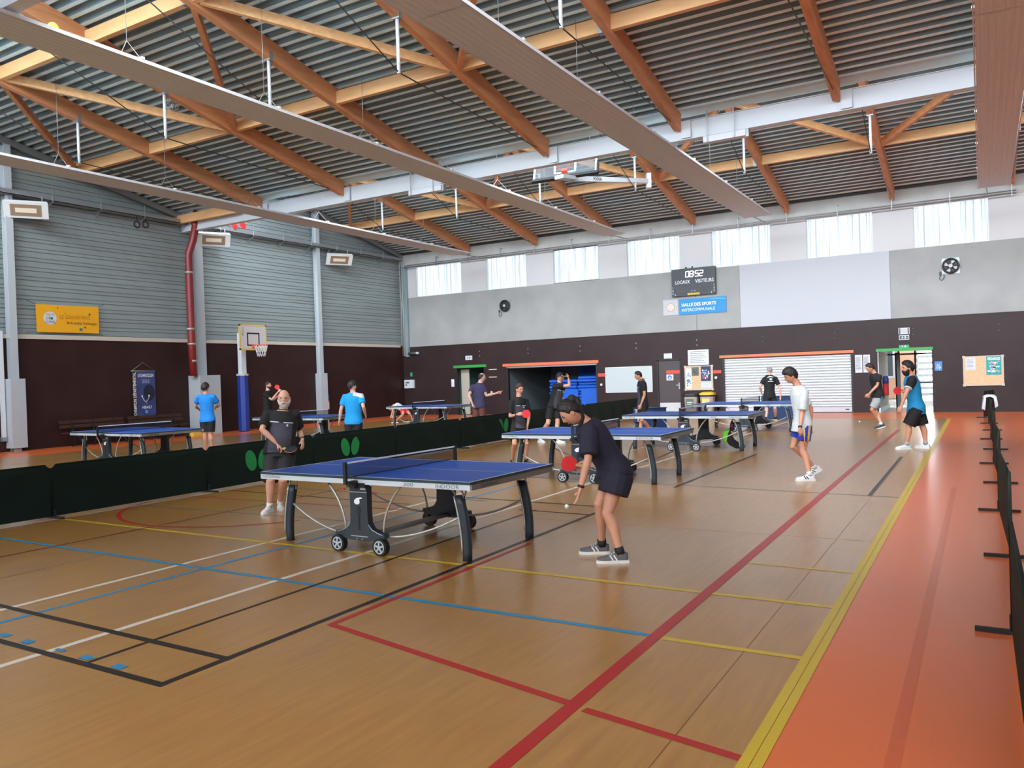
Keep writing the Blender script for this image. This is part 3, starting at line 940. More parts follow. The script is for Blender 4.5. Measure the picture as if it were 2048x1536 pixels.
SK1 = skin('fair_skin', (212, 160, 136)); SK2 = skin('tan_skin', (202, 146, 118)); SK3 = skin('pale_skin', (216, 168, 150))
HAIR_D = mat('dark_hair', srgb(32, 26, 24), 0.6, noise=0.3, scale=40); HAIR_B = mat('brown_hair', srgb(56, 40, 32), 0.6, noise=0.3, scale=40)
HAIR_G = mat('grey_hair', srgb(140, 134, 130), 0.7, noise=0.2, scale=40); BEARD_W = mat('white_beard', srgb(196, 190, 182), 0.8, noise=0.2, scale=60)
M_eye = mat('dark_eye', srgb(30, 24, 22), 0.3); M_lip = mat('lips', srgb(160, 92, 84), 0.6)
CL = lambda n, c, r=0.8: mat(n, srgb(*c), r, noise=0.07, scale=9, bump=0.25, bscale=11)
C_BLACK = CL('black_cloth', (17, 17, 20)); C_NAVY = CL('navy_cloth', (30, 29, 48)); C_NAVY2 = CL('indigo_cloth', (54, 50, 82)); C_GREY = CL('grey_panel_cloth', (64, 62, 74))
C_WHITE = CL('white_cloth', (206, 212, 214)); C_BLUE = CL('bright_blue_cloth', (28, 128, 214)); C_CYAN = CL('cyan_blue_cloth', (20, 134, 186)); C_BROWN = CL('rust_brown_cloth', (104, 58, 50))
C_ROYAL = CL('royal_blue_cloth', (34, 62, 170)); C_LGREY = CL('light_grey_cloth', (160, 164, 166)); C_RED = CL('red_cloth', (206, 48, 58)); C_YEL = CL('yellow_cloth', (208, 172, 60))
C_DKG = CL('charcoal_cloth', (36, 34, 38))
S_WHITE = mat('white_shoe', srgb(214, 216, 216), 0.6); S_GREY = mat('grey_shoe', srgb(92, 90, 92), 0.7, noise=0.1, scale=60); S_NAVY = mat('navy_shoe', srgb(40, 42, 54), 0.7); S_BLACK = mat('black_shoe', srgb(28, 28, 30), 0.7)
M_sole = mat('white_sole', srgb(220, 218, 212), 0.6)


def remesh(mb, voxel, smooth_it, name, mats, parent, classify=None, fac=0.5):
    me = mb.mesh(name + '_src', mats, WO[parent.name])
    o = bpy.data.objects.new(name + '_src', me); COL.objects.link(o)
    r = o.modifiers.new('r', 'REMESH'); r.mode = 'VOXEL'; r.voxel_size = voxel; r.use_smooth_shade = True
    s = o.modifiers.new('s', 'SMOOTH'); s.iterations = smooth_it; s.factor = fac
    dg = bpy.context.evaluated_depsgraph_get()
    out = bpy.data.meshes.new_from_object(o.evaluated_get(dg)); out.name = name
    bpy.data.objects.remove(o); bpy.data.meshes.remove(me)
    out.materials.clear()
    for m_ in mats: out.materials.append(m_)
    out.polygons.foreach_set('use_smooth', [True] * len(out.polygons))
    if classify:
        n = len(out.vertices); co = np.empty(n * 3, np.float32); out.vertices.foreach_get('co', co); co = co.reshape(-1, 3) + np.array(WO[parent.name])
        nf = len(out.polygons); cen = np.empty(nf * 3, np.float32); out.polygons.foreach_get('center', cen); cen = cen.reshape(-1, 3) + np.array(WO[parent.name])
        out.polygons.foreach_set('material_index', classify(cen).astype(np.int32))
    else:
        out.polygons.foreach_set('material_index', np.zeros(len(out.polygons), np.int32))
    ob = bpy.data.objects.new(name, out); link(ob, parent); WO[ob.name] = WO[parent.name]
    return ob


def head_grid(c, R, F, U, k, radial, nu=44, nv=34):
    """closed head-shaped surface; radial(dx,dy,dz)->local point"""
    vs = []; fs = []
    for i in range(nv + 1):
        ph = PI * i / nv - PI / 2
        for j in range(nu):
            t = 2 * PI * j / nu
            d = (math.cos(ph) * math.sin(t), math.cos(ph) * math.cos(t), math.sin(ph))
            p = radial(*d); vs.append(c + (R * p[0] + F * p[1] + U * p[2]) * k)
    for i in range(nv):
        for j in range(nu):
            j2 = (j + 1) % nu; fs.append((i * nu + j, i * nu + j2, (i + 1) * nu + j2, (i + 1) * nu + j))
    return vs, fs


def G(x, m_, s): return math.exp(-((x - m_) / s) ** 2)


def head_pt(dx, dy, dz):
    x, y, z = 0.076 * dx, 0.096 * dy, 0.118 * dz
    if dz < 0:
        x *= 1 - 0.26 * (-dz) ** 1.6
        if dy < 0: y *= 1 - 0.38 * (-dz)
        else: y *= 1 - 0.06 * (-dz)
    if dy > 0:
        y *= 0.94
        w = dy
        y += w * (0.026 * G(x, 0, 0.011) * G(z, -0.024, 0.018) + 0.012 * G(x, 0, 0.009) * G(z, 0.0, 0.018))      # nose
        y += w * 0.006 * G(z, 0.026, 0.009) * G(x, 0, 0.045)                                            # brow
        for s in (-1, 1): y -= w * 0.009 * G(x, s * 0.03, 0.013) * G(z, 0.008, 0.011)                    # sockets
        y += w * (0.006 * G(x, 0, 0.02) * G(z, -0.062, 0.010) + 0.012 * G(x, 0, 0.024) * G(z, -0.098, 0.016))   # mouth, chin
    return (x, y, z)


def smooth01(v, a, b):
    t = min(1, max(0, (v - a) / (b - a))); return t * t * (3 - 2 * t)


def hair_mask(style):
    def f(dx, dy, dz):
        az = abs(math.degrees(math.atan2(dx, dy))); el = math.degrees(math.asin(max(-1, min(1, dz))))
        if style == 'bald': return 0
        if style == 'fringe':   # balding: sides and back only
            line = np.interp(az, [0, 60, 90, 120, 180], [95, 60, 8, -12, -32]); up = np.interp(az, [0, 90, 180], [95, 42, 50])
            return smooth01(el, line - 6, line + 6) * (1 - smooth01(el, up - 8, up + 8))
        line = np.interp(az, [0, 35, 62, 78, 95, 115, 140, 180], [40, 38, 22, 2, 6, -14, -30, -36])
        if style == 'low': line = np.interp(az, [0, 35, 62, 78, 95, 115, 140, 180], [26, 26, 14, -4, 2, -18, -34, -40])
        return smooth01(el, line - 5, line + 5)
    return f


def beard_mask(dx, dy, dz):
    az = abs(math.degrees(math.atan2(dx, dy))); el = math.degrees(math.asin(max(-1, min(1, dz))))
    top = np.interp(az, [0, 18, 40, 70, 88, 95], [-17, -18, -26, -12, 2, -60])
    m_ = 1 - smooth01(el, top - 4, top + 3)
    if az < 13 and -33 < el < -26: m_ *= 0.0        # mouth
    if az > 100: m_ = 0
    return m_


def facing(yaw):
    a = math.radians(yaw); return -math.cos(a) * FH + math.sin(a) * RH


def rot_axis(v, ax, ang):
    return np.array(Matrix.Rotation(ang, 3, Vector(ax)) @ Vector(v))


def ray_sphere(px, py, c, L, s):
    d = ray(px, py); n = d / np.linalg.norm(d); o = CP - c
    b = o @ n; cc = o @ o - L * L; disc = b * b - cc
    t = -b + (s * math.sqrt(disc) if disc > 0 else 0)
    return CP + n * t


def add_hand(q, w, dr, pn, th, k, curl, spread=0.0):
    """palm and five fingers from wrist w along dr; pn palm normal; th thumb side"""
    dr = nrm(dr); pn = nrm(np.array(pn) - dr * (np.array(pn) @ dr)); wv = np.cross(dr, pn)
    if wv @ th < 0: wv = -wv
    rings = []
    for f, hw, ht in ((0.0, 0.024, 0.019), (0.03, 0.034, 0.017), (0.06, 0.040, 0.016), (0.088, 0.039, 0.013)):
        rings.append(q.ring(w + dr * f * k, wv, pn, hw * k, ht * k, 12))
    q.loft(rings)
    for i, (o, L) in enumerate(((0.030, 0.072), (0.0105, 0.080), (-0.0095, 0.075), (-0.029, 0.060))):
        b = w + dr * 0.078 * k + wv * o * k
        d0 = nrm(dr + wv * (o / 0.03) * (0.06 + spread)); a = curl * (0.9 + 0.12 * i)
        pts = [b]; d = d0; rad = [0.0098 * k]
        for seg, fr in ((0.45, 0.45), (0.30, 0.9), (0.25, 0.7)):
            ang = a * fr * 1.3
            d = nrm(d * math.cos(ang) + pn * math.sin(ang)); pts.append(pts[-1] + d * L * seg * k)
        q.tube(pts, [0.0098 * k, 0.0092 * k, 0.0086 * k, 0.007 * k], 8)
    b = w + dr * 0.022 * k + wv * 0.024 * k
    d1 = nrm(dr * 0.75 + wv * (0.62 - 0.3 * curl) + pn * (0.25 + 0.35 * curl)); d2 = nrm(dr * 0.9 + wv * (0.25 - 0.45 * curl) + pn * (0.3 + 0.5 * curl))
    q.tube([b, b + d1 * 0.042 * k, b + d1 * 0.042 * k + d2 * 0.034 * k], [0.0135 * k, 0.0115 * k, 0.0085 * k], 8)


def shoe(parent, heel, toe_dir, up, k, m_up, L=0.275, sole=M_sole, stripe=None):
    """heel: ground point under the heel"""
    f = nrm(toe_dir); u = nrm(np.array(up) - f * (np.array(up) @ f)); s = np.cross(f, u)
    st = [(0.0, 0.030, 0.075), (0.03, 0.038, 0.088), (0.07, 0.038, 0.094), (0.11, 0.038, 0.085), (0.15, 0.042, 0.066), (0.19, 0.046, 0.054), (0.23, 0.044, 0.046), (0.26, 0.034, 0.040), (0.275, 0.016, 0.034)]
    q = MB(); rings = []; sc = L / 0.275
    for a, w, h in st:
        c = heel + f * a * k * sc + u * 0.018 * k; ring = []
        for j in range(14):
            t = 2 * PI * j / 14; y = math.cos(t) * w * k; z = max(0, math.sin(t)) * h * k * 0.92 + (0 if math.sin(t) > 0 else -0.004 * k)
            ring.append(c + s * y + u * z)
        rings.append(ring)
    q.loft(rings); o = obj('shoe', q, m_up, parent)
    q = MB(); poly = [(a * k * sc + (-0.008 * k if i == 0 else 0), (w + 0.005) * k) for i, (a, w, h) in enumerate(st)]; poly[-1] = (0.284 * k * sc, 0.012 * k)
    out = poly + [(a, -w) for a, w in poly[::-1]]
    q.prism(out, heel, f, s, u * 0.027 * k); obj('sole', q, sole, o)
    q = MB()
    for a in (0.125, 0.145, 0.165): q.obox(heel + f * a * k * sc + u * (0.092 - (a - 0.125) * 0.75) * k, s, f, u, 0.02 * k, 0.004 * k, 0.004 * k)
    obj('laces', q, sole, o)
    if stripe is not None:
        for sd in (-1, 1):
            for a0 in (0.10, 0.135): q = MB(); q.beam(heel + f * a0 * k + s * sd * 0.0405 * k + u * 0.028 * k, heel + f * (a0 + 0.03) * k + s * sd * 0.034 * k + u * 0.075 * k, 0.005, 0.012, f); obj('side_stripe', q, stripe, o)
    return o


def person(label, H, hd, head, nk, pv, sh, sw, hw, arms, legs, sk, top, bottom, shoes, hair=('short', HAIR_D), beard=None, build=1.0, belly=0.0, voxel=0.009,
           sleeve=0.62, hem=-0.16, short=0.72, shortr=1.0, loose=0.0, polo=False, topcls=None, topmats=None, botcls=None, botmats=None, socks=None, dep=None, wrist=None, collar=True):
    """
    hd: (px,py) head centre; head: (yaw, pitch down); nk: neck base px; pv: pelvis px; sh: (px,py,yaw) shoulder centre; sw/hw: shoulder / hip yaw
    arms: {'l'/'r': ((elbow px,py,s), (wrist px,py,s), hand options)}; legs: {'l'/'r': (knee px,py,s, ankle px,py, toe yaw, lift, shoe options)}
    """
    k = H / 1.75
    an = {}
    for s in 'lr':
        kx, ky, ks, ax, ay, ty, lift = legs[s][:7]
        an[s] = gp(ax, ay, 0.085 * k + lift)
    c0 = dep if dep else (depth(an['l']) + depth(an['r'])) / 2
    pvd = pv[2] if len(pv) > 2 else 0.0; shd = sh[3] if len(sh) > 3 else 0.0; hdd = hd[2] if len(hd) > 2 else shd
    P = atD(pv[0], pv[1], c0 + pvd); SC = atD(sh[0], sh[1], c0 + shd); NK = atD(nk[0], nk[1], c0 + shd); HC = atD(hd[0], hd[1], c0 + hdd)
    base = ((an['l'][0] + an['r'][0]) / 2, (an['l'][1] + an['r'][1]) / 2, 0.0)
    T = thing('person', label, 'person', base, 'people in the hall')
    b = build
    Fs = facing(sh[2]); Rs = np.cross(Fs, UP); Fh = facing(hw); Rh = np.cross(Fh, UP)
    SH = {'l': SC - Rs * 0.175 * k * sw, 'r': SC + Rs * 0.175 * k * sw}
    HP = {'l': P - Rh * 0.088 * k * b - UP * 0.02, 'r': P + Rh * 0.088 * k * b - UP * 0.02}
    KN = {}; EL = {}; WR = {}; HAND = {}
    for s in 'lr':
        kx, ky, ks = legs[s][:3]
        KN[s] = ray_sphere(kx, ky, HP[s], 0.425 * k, ks)
        # keep the shin a believable length
        d = an[s] - KN[s]
        EL[s] = ray_sphere(arms[s][0][0], arms[s][0][1], SH[s], 0.285 * k, arms[s][0][2])
        WR[s] = ray_sphere(arms[s][1][0], arms[s][1][1], EL[s], 0.25 * k, arms[s][1][2])
    yw, pit = head[:2]; Fd = facing(yw); Rd = np.cross(Fd, UP)
    Fd = rot_axis(Fd, Rd, -math.radians(pit)); Ud = np.cross(Rd, Fd)
    if len(head) > 2:
        Rd2 = rot_axis(Rd, Fd, math.radians(head[2])); Ud = rot_axis(Ud, Fd, math.radians(head[2])); Rd = Rd2

    upv = nrm(NK - P); LT = np.linalg.norm(NK - P)
    lgd = nrm((KN['l'] + KN['r']) / 2 - P)             # hips follow the thighs below the pelvis
    spine = lambda t: P + (NK - P) * t if t >= 0 else P + nrm(lgd * 0.75 - upv * 0.25) * (-t) * LT

    def frame(t):
        R = nrm(Rh * (1 - t) + Rs * t); R = nrm(R - upv * (R @ upv)); F = np.cross(upv, R); return R, F

    def torso(q, infl, t0, t1, secs, flare=0.0):
        rings = []
        for t in np.linspace(t0, t1, 12):
            w = np.interp(t, [s[0] for s in secs], [s[1] for s in secs]); d = np.interp(t, [s[0] for s in secs], [s[2] for s in secs])
            R, F = frame(min(1, max(0, t)))
            if t < 0:
                ax = -nrm(lgd * 0.6 - upv * 0.4); R = nrm(R - ax * (R @ ax)); F = np.cross(ax, R)
            bel = belly * math.exp(-((t - 0.28) / 0.28) ** 2)
            rings.append(q.ring(spine(t) + F * (0.012 * k + bel * 0.6), R, F, (w * b + infl + flare * max(0, 0.15 - t)) * k, (d * b + infl + bel * 0.75 + flare * max(0, 0.15 - t)) * k, 24))
        q.loft(rings)

    SEC = [(-0.2, 0.13, 0.10), (0.0, 0.162, 0.118), (0.25, 0.142, 0.10), (0.5, 0.152, 0.108), (0.75, 0.168, 0.115), (0.9, 0.138, 0.09), (1.0, 0.064, 0.06)]
    # ---- body: one continuous surface
    q = MB()
    torso(q, 0.0, -0.16, 1.0, SEC)
    q.tube([NK - upv * 0.05 * k, NK + (HC - NK) * 0.35, HC - Ud * 0.03 * k - Fd * 0.012 * k], [0.068 * k, 0.056 * k, 0.056 * k], 14)
    for s in 'lr':
        q.tube([SH[s] + (SC - SH[s]) * 0.35, SH[s]], [0.06 * k, 0.052 * k * b], 12)
        up_ = lambda f: SH[s] + (EL[s] - SH[s]) * f
        fo = lambda f: EL[s] + (WR[s] - EL[s]) * f
        ab = 0.5 + 0.5 * b
        q.tube([SH[s], up_(0.35), up_(0.75), EL[s], fo(0.25), fo(0.7), WR[s]], [0.05 * k * ab, 0.047 * k * ab, 0.04 * k * ab, 0.036 * k * ab, 0.039 * k * ab, 0.029 * k * ab, 0.0235 * k], 12)
        ho = arms[s][2] if len(arms[s]) > 2 else {}
        dr = nrm(ho.get('dir', WR[s] - EL[s])); pn = ho.get('pn', (Rs if s == 'l' else -Rs))
        HAND[s] = WR[s] + dr * 0.075 * k + nrm(np.array(pn)) * 0.022 * k
        add_hand(q, WR[s], dr, pn, np.array(ho.get('th', Fs + UP * 0.3)), k, ho.get('curl', 0.45), ho.get('spread', 0.0))
        kn = KN[s]; hp = HP[s]; ak = an[s]
        th_ = lambda f: hp + (kn - hp) * f
        sn = lambda f: kn + (ak - kn) * f
        cb = nrm(np.cross(Rh, nrm(ak - kn)))            # calf bulge direction (backwards)
        if cb @ Fh > 0: cb = -cb
        q.tube([hp, th_(0.3), th_(0.7), kn, sn(0.28) + cb * 0.014 * k, sn(0.6) + cb * 0.006 * k, sn(0.88), ak - UP * 0.02], [0.088 * k * ab, 0.083 * k * ab, 0.064 * k * ab, 0.054 * k * ab, 0.056 * k * ab, 0.043 * k * ab, 0.034 * k, 0.036 * k], 14)
    hv, hf = head_grid(HC, Rd, Fd, Ud, k, head_pt); q.add(hv, hf, 0, True)
    for s in (-1, 1): q.ell(HC + (Rd * s * 0.077 - Fd * 0.008 - Ud * 0.006) * k, Rd, Fd, Ud, 0.010 * k, 0.019 * k, 0.031 * k, 10, 8)
    remesh(q, voxel, 2, 'body', [sk], T)
    # ---- face pieces
    for s in (-1, 1):
        e = head_pt(*nrm((s * 0.40, 0.93, 0.05))); pos = HC + (Rd * s * 0.031 + Fd * (e[1] + 0.0005) + Ud * 0.008) * k
        q = MB(); q.ell(pos, Rd, Fd, Ud, 0.0135 * k, 0.006 * k, 0.0062 * k, 10, 6); obj('eye', q, M_eye, T)
        q = MB(); q.ell(pos + (Fd * 0.008 + Ud * 0.018) * k, nrm(Rd - Ud * s * 0.15), Fd, Ud, 0.02 * k, 0.006 * k, 0.0048 * k, 10, 6); obj('eyebrow', q, hair[1] if hair[0] != 'bald' else HAIR_G, T)
    mp_ = head_pt(*nrm((0, 0.86, -0.5)))
    q = MB(); q.ell(HC + (Fd * (mp_[1] + 0.002) + Ud * -0.062) * k, Rd, Fd, Ud, 0.021 * k, 0.006 * k, 0.0055 * k, 12, 6); obj('mouth', q, M_lip, T)
    if hair[0] != 'bald':
        f = hair_mask(hair[0]); th = hair[2] if len(hair) > 2 else 0.014
        def hp_(dx, dy, dz):
            p = head_pt(dx, dy * (1 if dy < 0 else 1), dz); m_ = f(dx, dy, dz); e = th * m_ * (1 + 0.5 * max(0, dz)) - 0.012 * (1 - m_)
            e += m_ * (0.004 * math.sin(13 * dx + 9 * dz) * math.sin(15 * dy + 3) + 0.0028 * math.sin(31 * dx - 17 * dy) * math.sin(27 * dz + 11 * dx) + th * 0.45 * max(0, dy) * max(0, dz))
            n = (dx, dy, dz); return (p[0] + n[0] * e, p[1] + n[1] * e, p[2] + n[2] * e)
        q = MB(); v_, f_ = head_grid(HC, Rd, Fd, Ud, k, hp_, 56, 44); q.add(v_, f_, 0, True); obj('hair', q, hair[1], T)
    if beard is not None:
        def bp_(dx, dy, dz):
            p = head_pt(dx, dy, dz); m_ = beard_mask(dx, dy, dz); e = beard[1] * m_ * (1 + 1.1 * max(0, -dz) ** 2) - 0.012 * (1 - m_)
            return (p[0] + dx * e, p[1] + dy * e, p[2] + dz * e)
        q = MB(); v_, f_ = head_grid(HC, Rd, Fd, Ud, k, bp_, 56, 44); q.add(v_, f_, 0, True); obj('beard', q, beard[0], T)
    # ---- clothes
    q = MB(); torso(q, 0.02 + loose, hem, 0.985, SEC, 0.10)
    for s in 'lr':
        e = SH[s] + (EL[s] - SH[s]) * sleeve
        q.tube([SH[s] + (SC - SH[s]) * 0.45, SH[s], SH[s] + (EL[s] - SH[s]) * sleeve * 0.5, e], [0.072 * k, 0.068 * k * b + loose * 0.5, 0.07 * k * (0.5 + 0.5 * b) + loose, 0.068 * k * (0.5 + 0.5 * b) + loose], 14)

    R5, F5 = frame(0.6)
    def cls_polo(c):
        rel = c - P; t = (rel @ upv) / np.linalg.norm(NK - P); lat = rel @ R5; fr = (rel - np.outer(rel @ upv, upv)) @ F5
        out_ = np.zeros(len(c), int); half = 0.125 * k * b
        sd = np.minimum(np.linalg.norm(np.cross(c - SH['l'], nrm(EL['l'] - SH['l'])), axis=1) + 9 * (((c - SH['l']) @ nrm(EL['l'] - SH['l'])) < 0.09),
                        np.linalg.norm(np.cross(c - SH['r'], nrm(EL['r'] - SH['r'])), axis=1) + 9 * (((c - SH['r']) @ nrm(EL['r'] - SH['r'])) < 0.09))
        ns = sd > 0.10 * k
        front = fr > 0.0
        out_[front & (np.abs(lat) < half) & (t < 0.72) & ns] = 1
        return out_
    ctx = dict(P=P, NK=NK, SH=SH, EL=EL, R=R5, F=F5, up=upv, k=k, HP=HP, KN=KN)
    if polo: remesh(q, max(0.010, voxel), 3, 'shirt', [top, C_GREY, M_paper], T, cls_polo)
    elif topcls: remesh(q, max(0.010, voxel), 3, 'shirt', topmats, T, lambda c: topcls(c, ctx))
    else: remesh(q, max(0.010, voxel), 3, 'shirt', [top], T)
    if collar and polo:
        R7, F7 = frame(0.72); w7 = (np.interp(0.72, [s[0] for s in SEC], [s[1] for s in SEC]) * b + 0.026) * k; d7 = (np.interp(0.72, [s[0] for s in SEC], [s[2] for s in SEC]) * b + 0.026 + belly * 0.08) * k
        am = math.acos(min(1, 0.125 * k * b / w7))
        for a0, a1 in ((am, PI / 2 - 0.14), (PI / 2 + 0.14, PI - am)):
            q = MB(); q.tube([spine(0.72) + F7 * 0.012 * k + R7 * w7 * math.cos(a) + F7 * d7 * math.sin(a) for a in np.linspace(a0, a1, 8)], 0.009 * k, 6); obj('chest_stripe', q, M_paper, T)
        q = MB(); q.tube([NK + upv * 0.015 * k + (R5 * math.cos(a) * 0.072 + F5 * math.sin(a) * 0.066) * k + upv * 0.012 * -math.sin(a) for a in np.linspace(0, 2 * PI, 20)], 0.011 * k, 6, caps=False); obj('collar', q, top, T)
        ch = spine(0.66) + R5 * -0.07 * k * b + F5 * (np.interp(0.66, [s[0] for s in SEC], [s[2] for s in SEC]) * b + 0.028 + belly * 0.35) * k
        q = MB(); q.ell(ch, R5, F5, upv, 0.014 * k, 0.006 * k, 0.018 * k, 8, 6); obj('chest_badge', q, M_paper, T)
    q = MB(); torso(q, 0.014, -0.2, 0.16, SEC)
    full = short > 1.0
    for s in 'lr':
        hp, kn, ak = HP[s], KN[s], an[s]
        if full: q.tube([hp, hp + (kn - hp) * 0.5, kn, kn + (ak - kn) * (short - 1.0)], [0.105 * k, 0.095 * k, 0.08 * k, 0.072 * k], 14)
        else: q.tube([hp, hp + (kn - hp) * short * 0.5, hp + (kn - hp) * short], [0.105 * k * (0.4 + 0.6 * b) * shortr, 0.105 * k * (0.4 + 0.6 * b) * shortr, 0.10 * k * (0.4 + 0.6 * b) * shortr], 14)
    if botcls: remesh(q, max(0.010, voxel), 3, 'shorts', botmats, T, lambda c: botcls(c, ctx))
    else: remesh(q, max(0.010, voxel), 3, 'trousers' if full else 'shorts', [bottom], T)
    # ---- feet
    for s in 'lr':
        so = legs[s][7] if len(legs[s]) > 7 else {}
        ty, lift = legs[s][5], legs[s][6]
        f = facing(ty); pt = math.radians(so.get('pitch', 0)); f2 = f * math.cos(pt) + UP * math.sin(pt); u2 = np.cross(np.cross(f2, UP), f2)
        heel = an[s] - f2 * 0.065 * k - nrm(u2) * 0.085 * k
        shoe(T, heel, f2, u2, k, shoes[0], stripe=shoes[1] if len(shoes) > 1 else None, sole=shoes[2] if len(shoes) > 2 else M_sole)
        if socks is not None:
            q = MB(); d = nrm(KN[s] - an[s]); q.tube([an[s] - UP * 0.01, an[s] + d * 0.055 * k], [0.043 * k, 0.042 * k], 12); obj('sock', q, socks, T)
    if wrist:
        for s in wrist:
            q = MB(); d = nrm(WR[s] - EL[s]); q.tube([WR[s] - d * 0.03 * k, WR[s] - d * 0.008 * k], 0.031 * k, 14); obj('wristband', q, M_black, T)
    if VERB:
        L_ = lambda a, c: round(float(np.linalg.norm(a - c)), 2)
        print('PERSON', label[:34], 'k', round(k, 2), 'torso', L_(P, NK), 'neck', L_(NK, HC), {s: dict(ua=L_(SH[s], EL[s]), fa=L_(EL[s], WR[s]), th=L_(HP[s], KN[s]), sh=L_(KN[s], an[s])) for s in 'lr'}, 'headtop', round(float(HC[2] + 0.118 * k), 2))
    return dict(T=T, HAND=HAND, WR=WR, EL=EL, SH=SH, P=P, NK=NK, HC=HC, Rd=Rd, Fd=Fd, Ud=Ud, R=R5, F=F5, up=upv, k=k, c0=c0, an=an, KN=KN, HP=HP)


VERB = True
IMGR, IMGL = RH, -RH
TOCAM = -FH

# 1 bearded man by the nearest table
p = person('bald white-bearded man in black and grey polo and black shorts at the nearest table', 1.66, (568, 797, -0.03), (12, 4), (567, 820), (560, 903), (563, 829, 12, 0.0), 1.05, 8,
           dict(r=((524, 859, -1), (554, 887, -1), dict(curl=0.9, pn=-UP + FH * 0.2, th=IMGR)), l=((599, 862, 1), (605, 879, -1), dict(curl=0.3, pn=-RH - UP * 0.4, dir=V3(0, 0, -1) + TOCAM * 0.5 + RH * 0.15))),
           dict(r=(541, 962, -1, 539, 1012, -8, 0.0), l=(566, 960, -1, 560, 1005, 20, 0.0)), SK1, C_BLACK, C_DKG, (S_WHITE,), hair=('bald', HAIR_G), beard=(BEARD_W, 0.016), build=1.2, belly=0.06, voxel=0.0065, short=0.98, polo=True,
           socks=S_WHITE, wrist='l', sleeve=0.8, hem=-0.12)
bat_in(p, 'r', 581, 898, UP * 0.75 + TOCAM * 0.45, 'black-faced bat held flat by the bearded man', front=M_rubB, back=M_rubR)

# 2 woman serving
p = person('dark-haired woman in navy shirt and shorts bending forward to serve', 1.70, (1141, 825, -0.05), (272, 42), (1171, 842), (1233, 940), (1173, 858, 275, 0.0), 0.95, 272,
           dict(l=((1176, 918, -1), (1161, 977, -1), dict(curl=0.12, spread=0.28, pn=-RH - UP * 0.2, th=-RH + UP * 0.2, dir=V3(0, 0, -1) - RH * 0.35)), r=((1196, 905, 1), (1171, 925, 1), dict(curl=0.9, pn=TOCAM, th=-RH))),
           dict(l=(1215, 1027, 0, 1241, 1106, 268, 0.0), r=(1198, 1008, 0, 1204, 1089, 266, 0.0)), SK2, C_NAVY, C_NAVY, (S_GREY, S_WHITE), hair=('short', HAIR_D, 0.014), build=1.0, voxel=0.0062, sleeve=0.9, hem=-0.12, short=0.52, shortr=1.42, loose=0.016, socks=S_BLACK, wrist='l')
q = MB(); kk = p['k']; hb = p['HC'] - p['Fd'] * 0.094 * kk + p['Ud'] * 0.078 * kk
q.ell(hb, p['Rd'], p['Fd'], p['Ud'], 0.04, 0.042, 0.044, 14, 10)
q.tube([hb, hb - p['Fd'] * 0.05 + UP * -0.03, p['NK'] + UP * 0.03 - RH * 0.035 + TOCAM * 0.05, p['NK'] - UP * 0.09 - RH * 0.055 + TOCAM * 0.07], [0.03, 0.034, 0.028, 0.008], 12); obj('ponytail', q, HAIR_D, p['T'])
bat_in(p, 'r', 1141, 928, TOCAM + RH * 0.1, 'red-faced bat held low by the bending woman')
ball(atD(1133.5, 1013, depth(p['WR']['l']) - 0.02), 'white ball dropping under the bending woman\'s open hand')

# 3 boy with red bat
p = person('boy in black and grey polo holding a red bat beside the second table', 1.53, (1039, 778.5), (38, 12), (1037, 795), (1037, 853), (1038, 803, 28, 0.0), 1.0, 20,
           dict(r=((1020, 833, -1), (1034, 829, -1), dict(curl=0.9, pn=UP * -0.3 + FH, th=UP)), l=((1058, 831, 1), (1055, 852, -1), dict(curl=0.5))),
           dict(r=(1029, 888, -1, 1024.5, 922, 20, 0.0), l=(1053, 888, -1, 1053, 922, 40, 0.0)), SK2, C_BLACK, C_BLACK, (S_BLACK,), hair=('short', HAIR_B), voxel=0.009, polo=True, short=0.78, socks=S_BLACK, sleeve=0.75, wrist='r', build=0.9)
bat_in(p, 'r', 1058, 827.5, TOCAM, 'red-faced bat held in front of the boy in polo shirt')

# 4 pointing man
p = person('man in indigo t-shirt and rust trousers pointing to the right', 1.76, (964, 755), (110, 0), (960, 765), (958, 809), (956, 773, 140, 0.0), 1.0, 150,
           dict(l=((938, 791, -1), (945, 808, -1), dict(curl=0.7)), r=((973, 791, 0), (993, 786.5, 0), dict(curl=0.75, dir=RH + UP * 0.25, pn=-UP * 0.4 + TOCAM, th=UP))),
           dict(l=(952, 842, 0, 949, 875, 160, 0.0), r=(966, 842, 0, 965, 874, 130, 0.0)), SK3, C_NAVY2, C_BROWN, (S_BLACK,), hair=('fringe', HAIR_D, 0.008), short=1.85, sleeve=0.6, build=1.08)
q = MB(); w = p['WR']['r']; q.tube([w + RH * 0.085 + UP * 0.03, w + RH * 0.17 + UP * 0.06], [0.0095, 0.007], 8); obj('pointing_finger', q, SK3, p['T'])

# 5 player hitting in front of the mats
p = person('player in black and grey polo hitting in front of the blue mats', 1.74, (1120, 755.5), (58, 4), (1118.5, 767), (1108, 812), (1117, 773, 45, 0.0), 1.0, 30,
           dict(r=((1139, 771, -1), (1137, 757, 0), dict(curl=0.8, pn=-RH, th=UP)), l=((1119, 797, 1), (1131, 800, 0), dict(curl=0.3, pn=-UP))),
           dict(r=(1096, 846, -1, 1080, 878, 30, 0.0), l=(1115, 845, -1, 1114, 880, 70, 0.0)), SK1, C_BLACK, C_BLACK, (S_WHITE,), hair=('short', HAIR_D), polo=True, short=0.8, socks=S_WHITE, sleeve=0.6)
bat_in(p, 'r', 1129, 752, TOCAM * 0.12 + UP * 0.9, 'black-faced bat raised by the player in front of the mats', front=M_rubB, back=M_rubR)

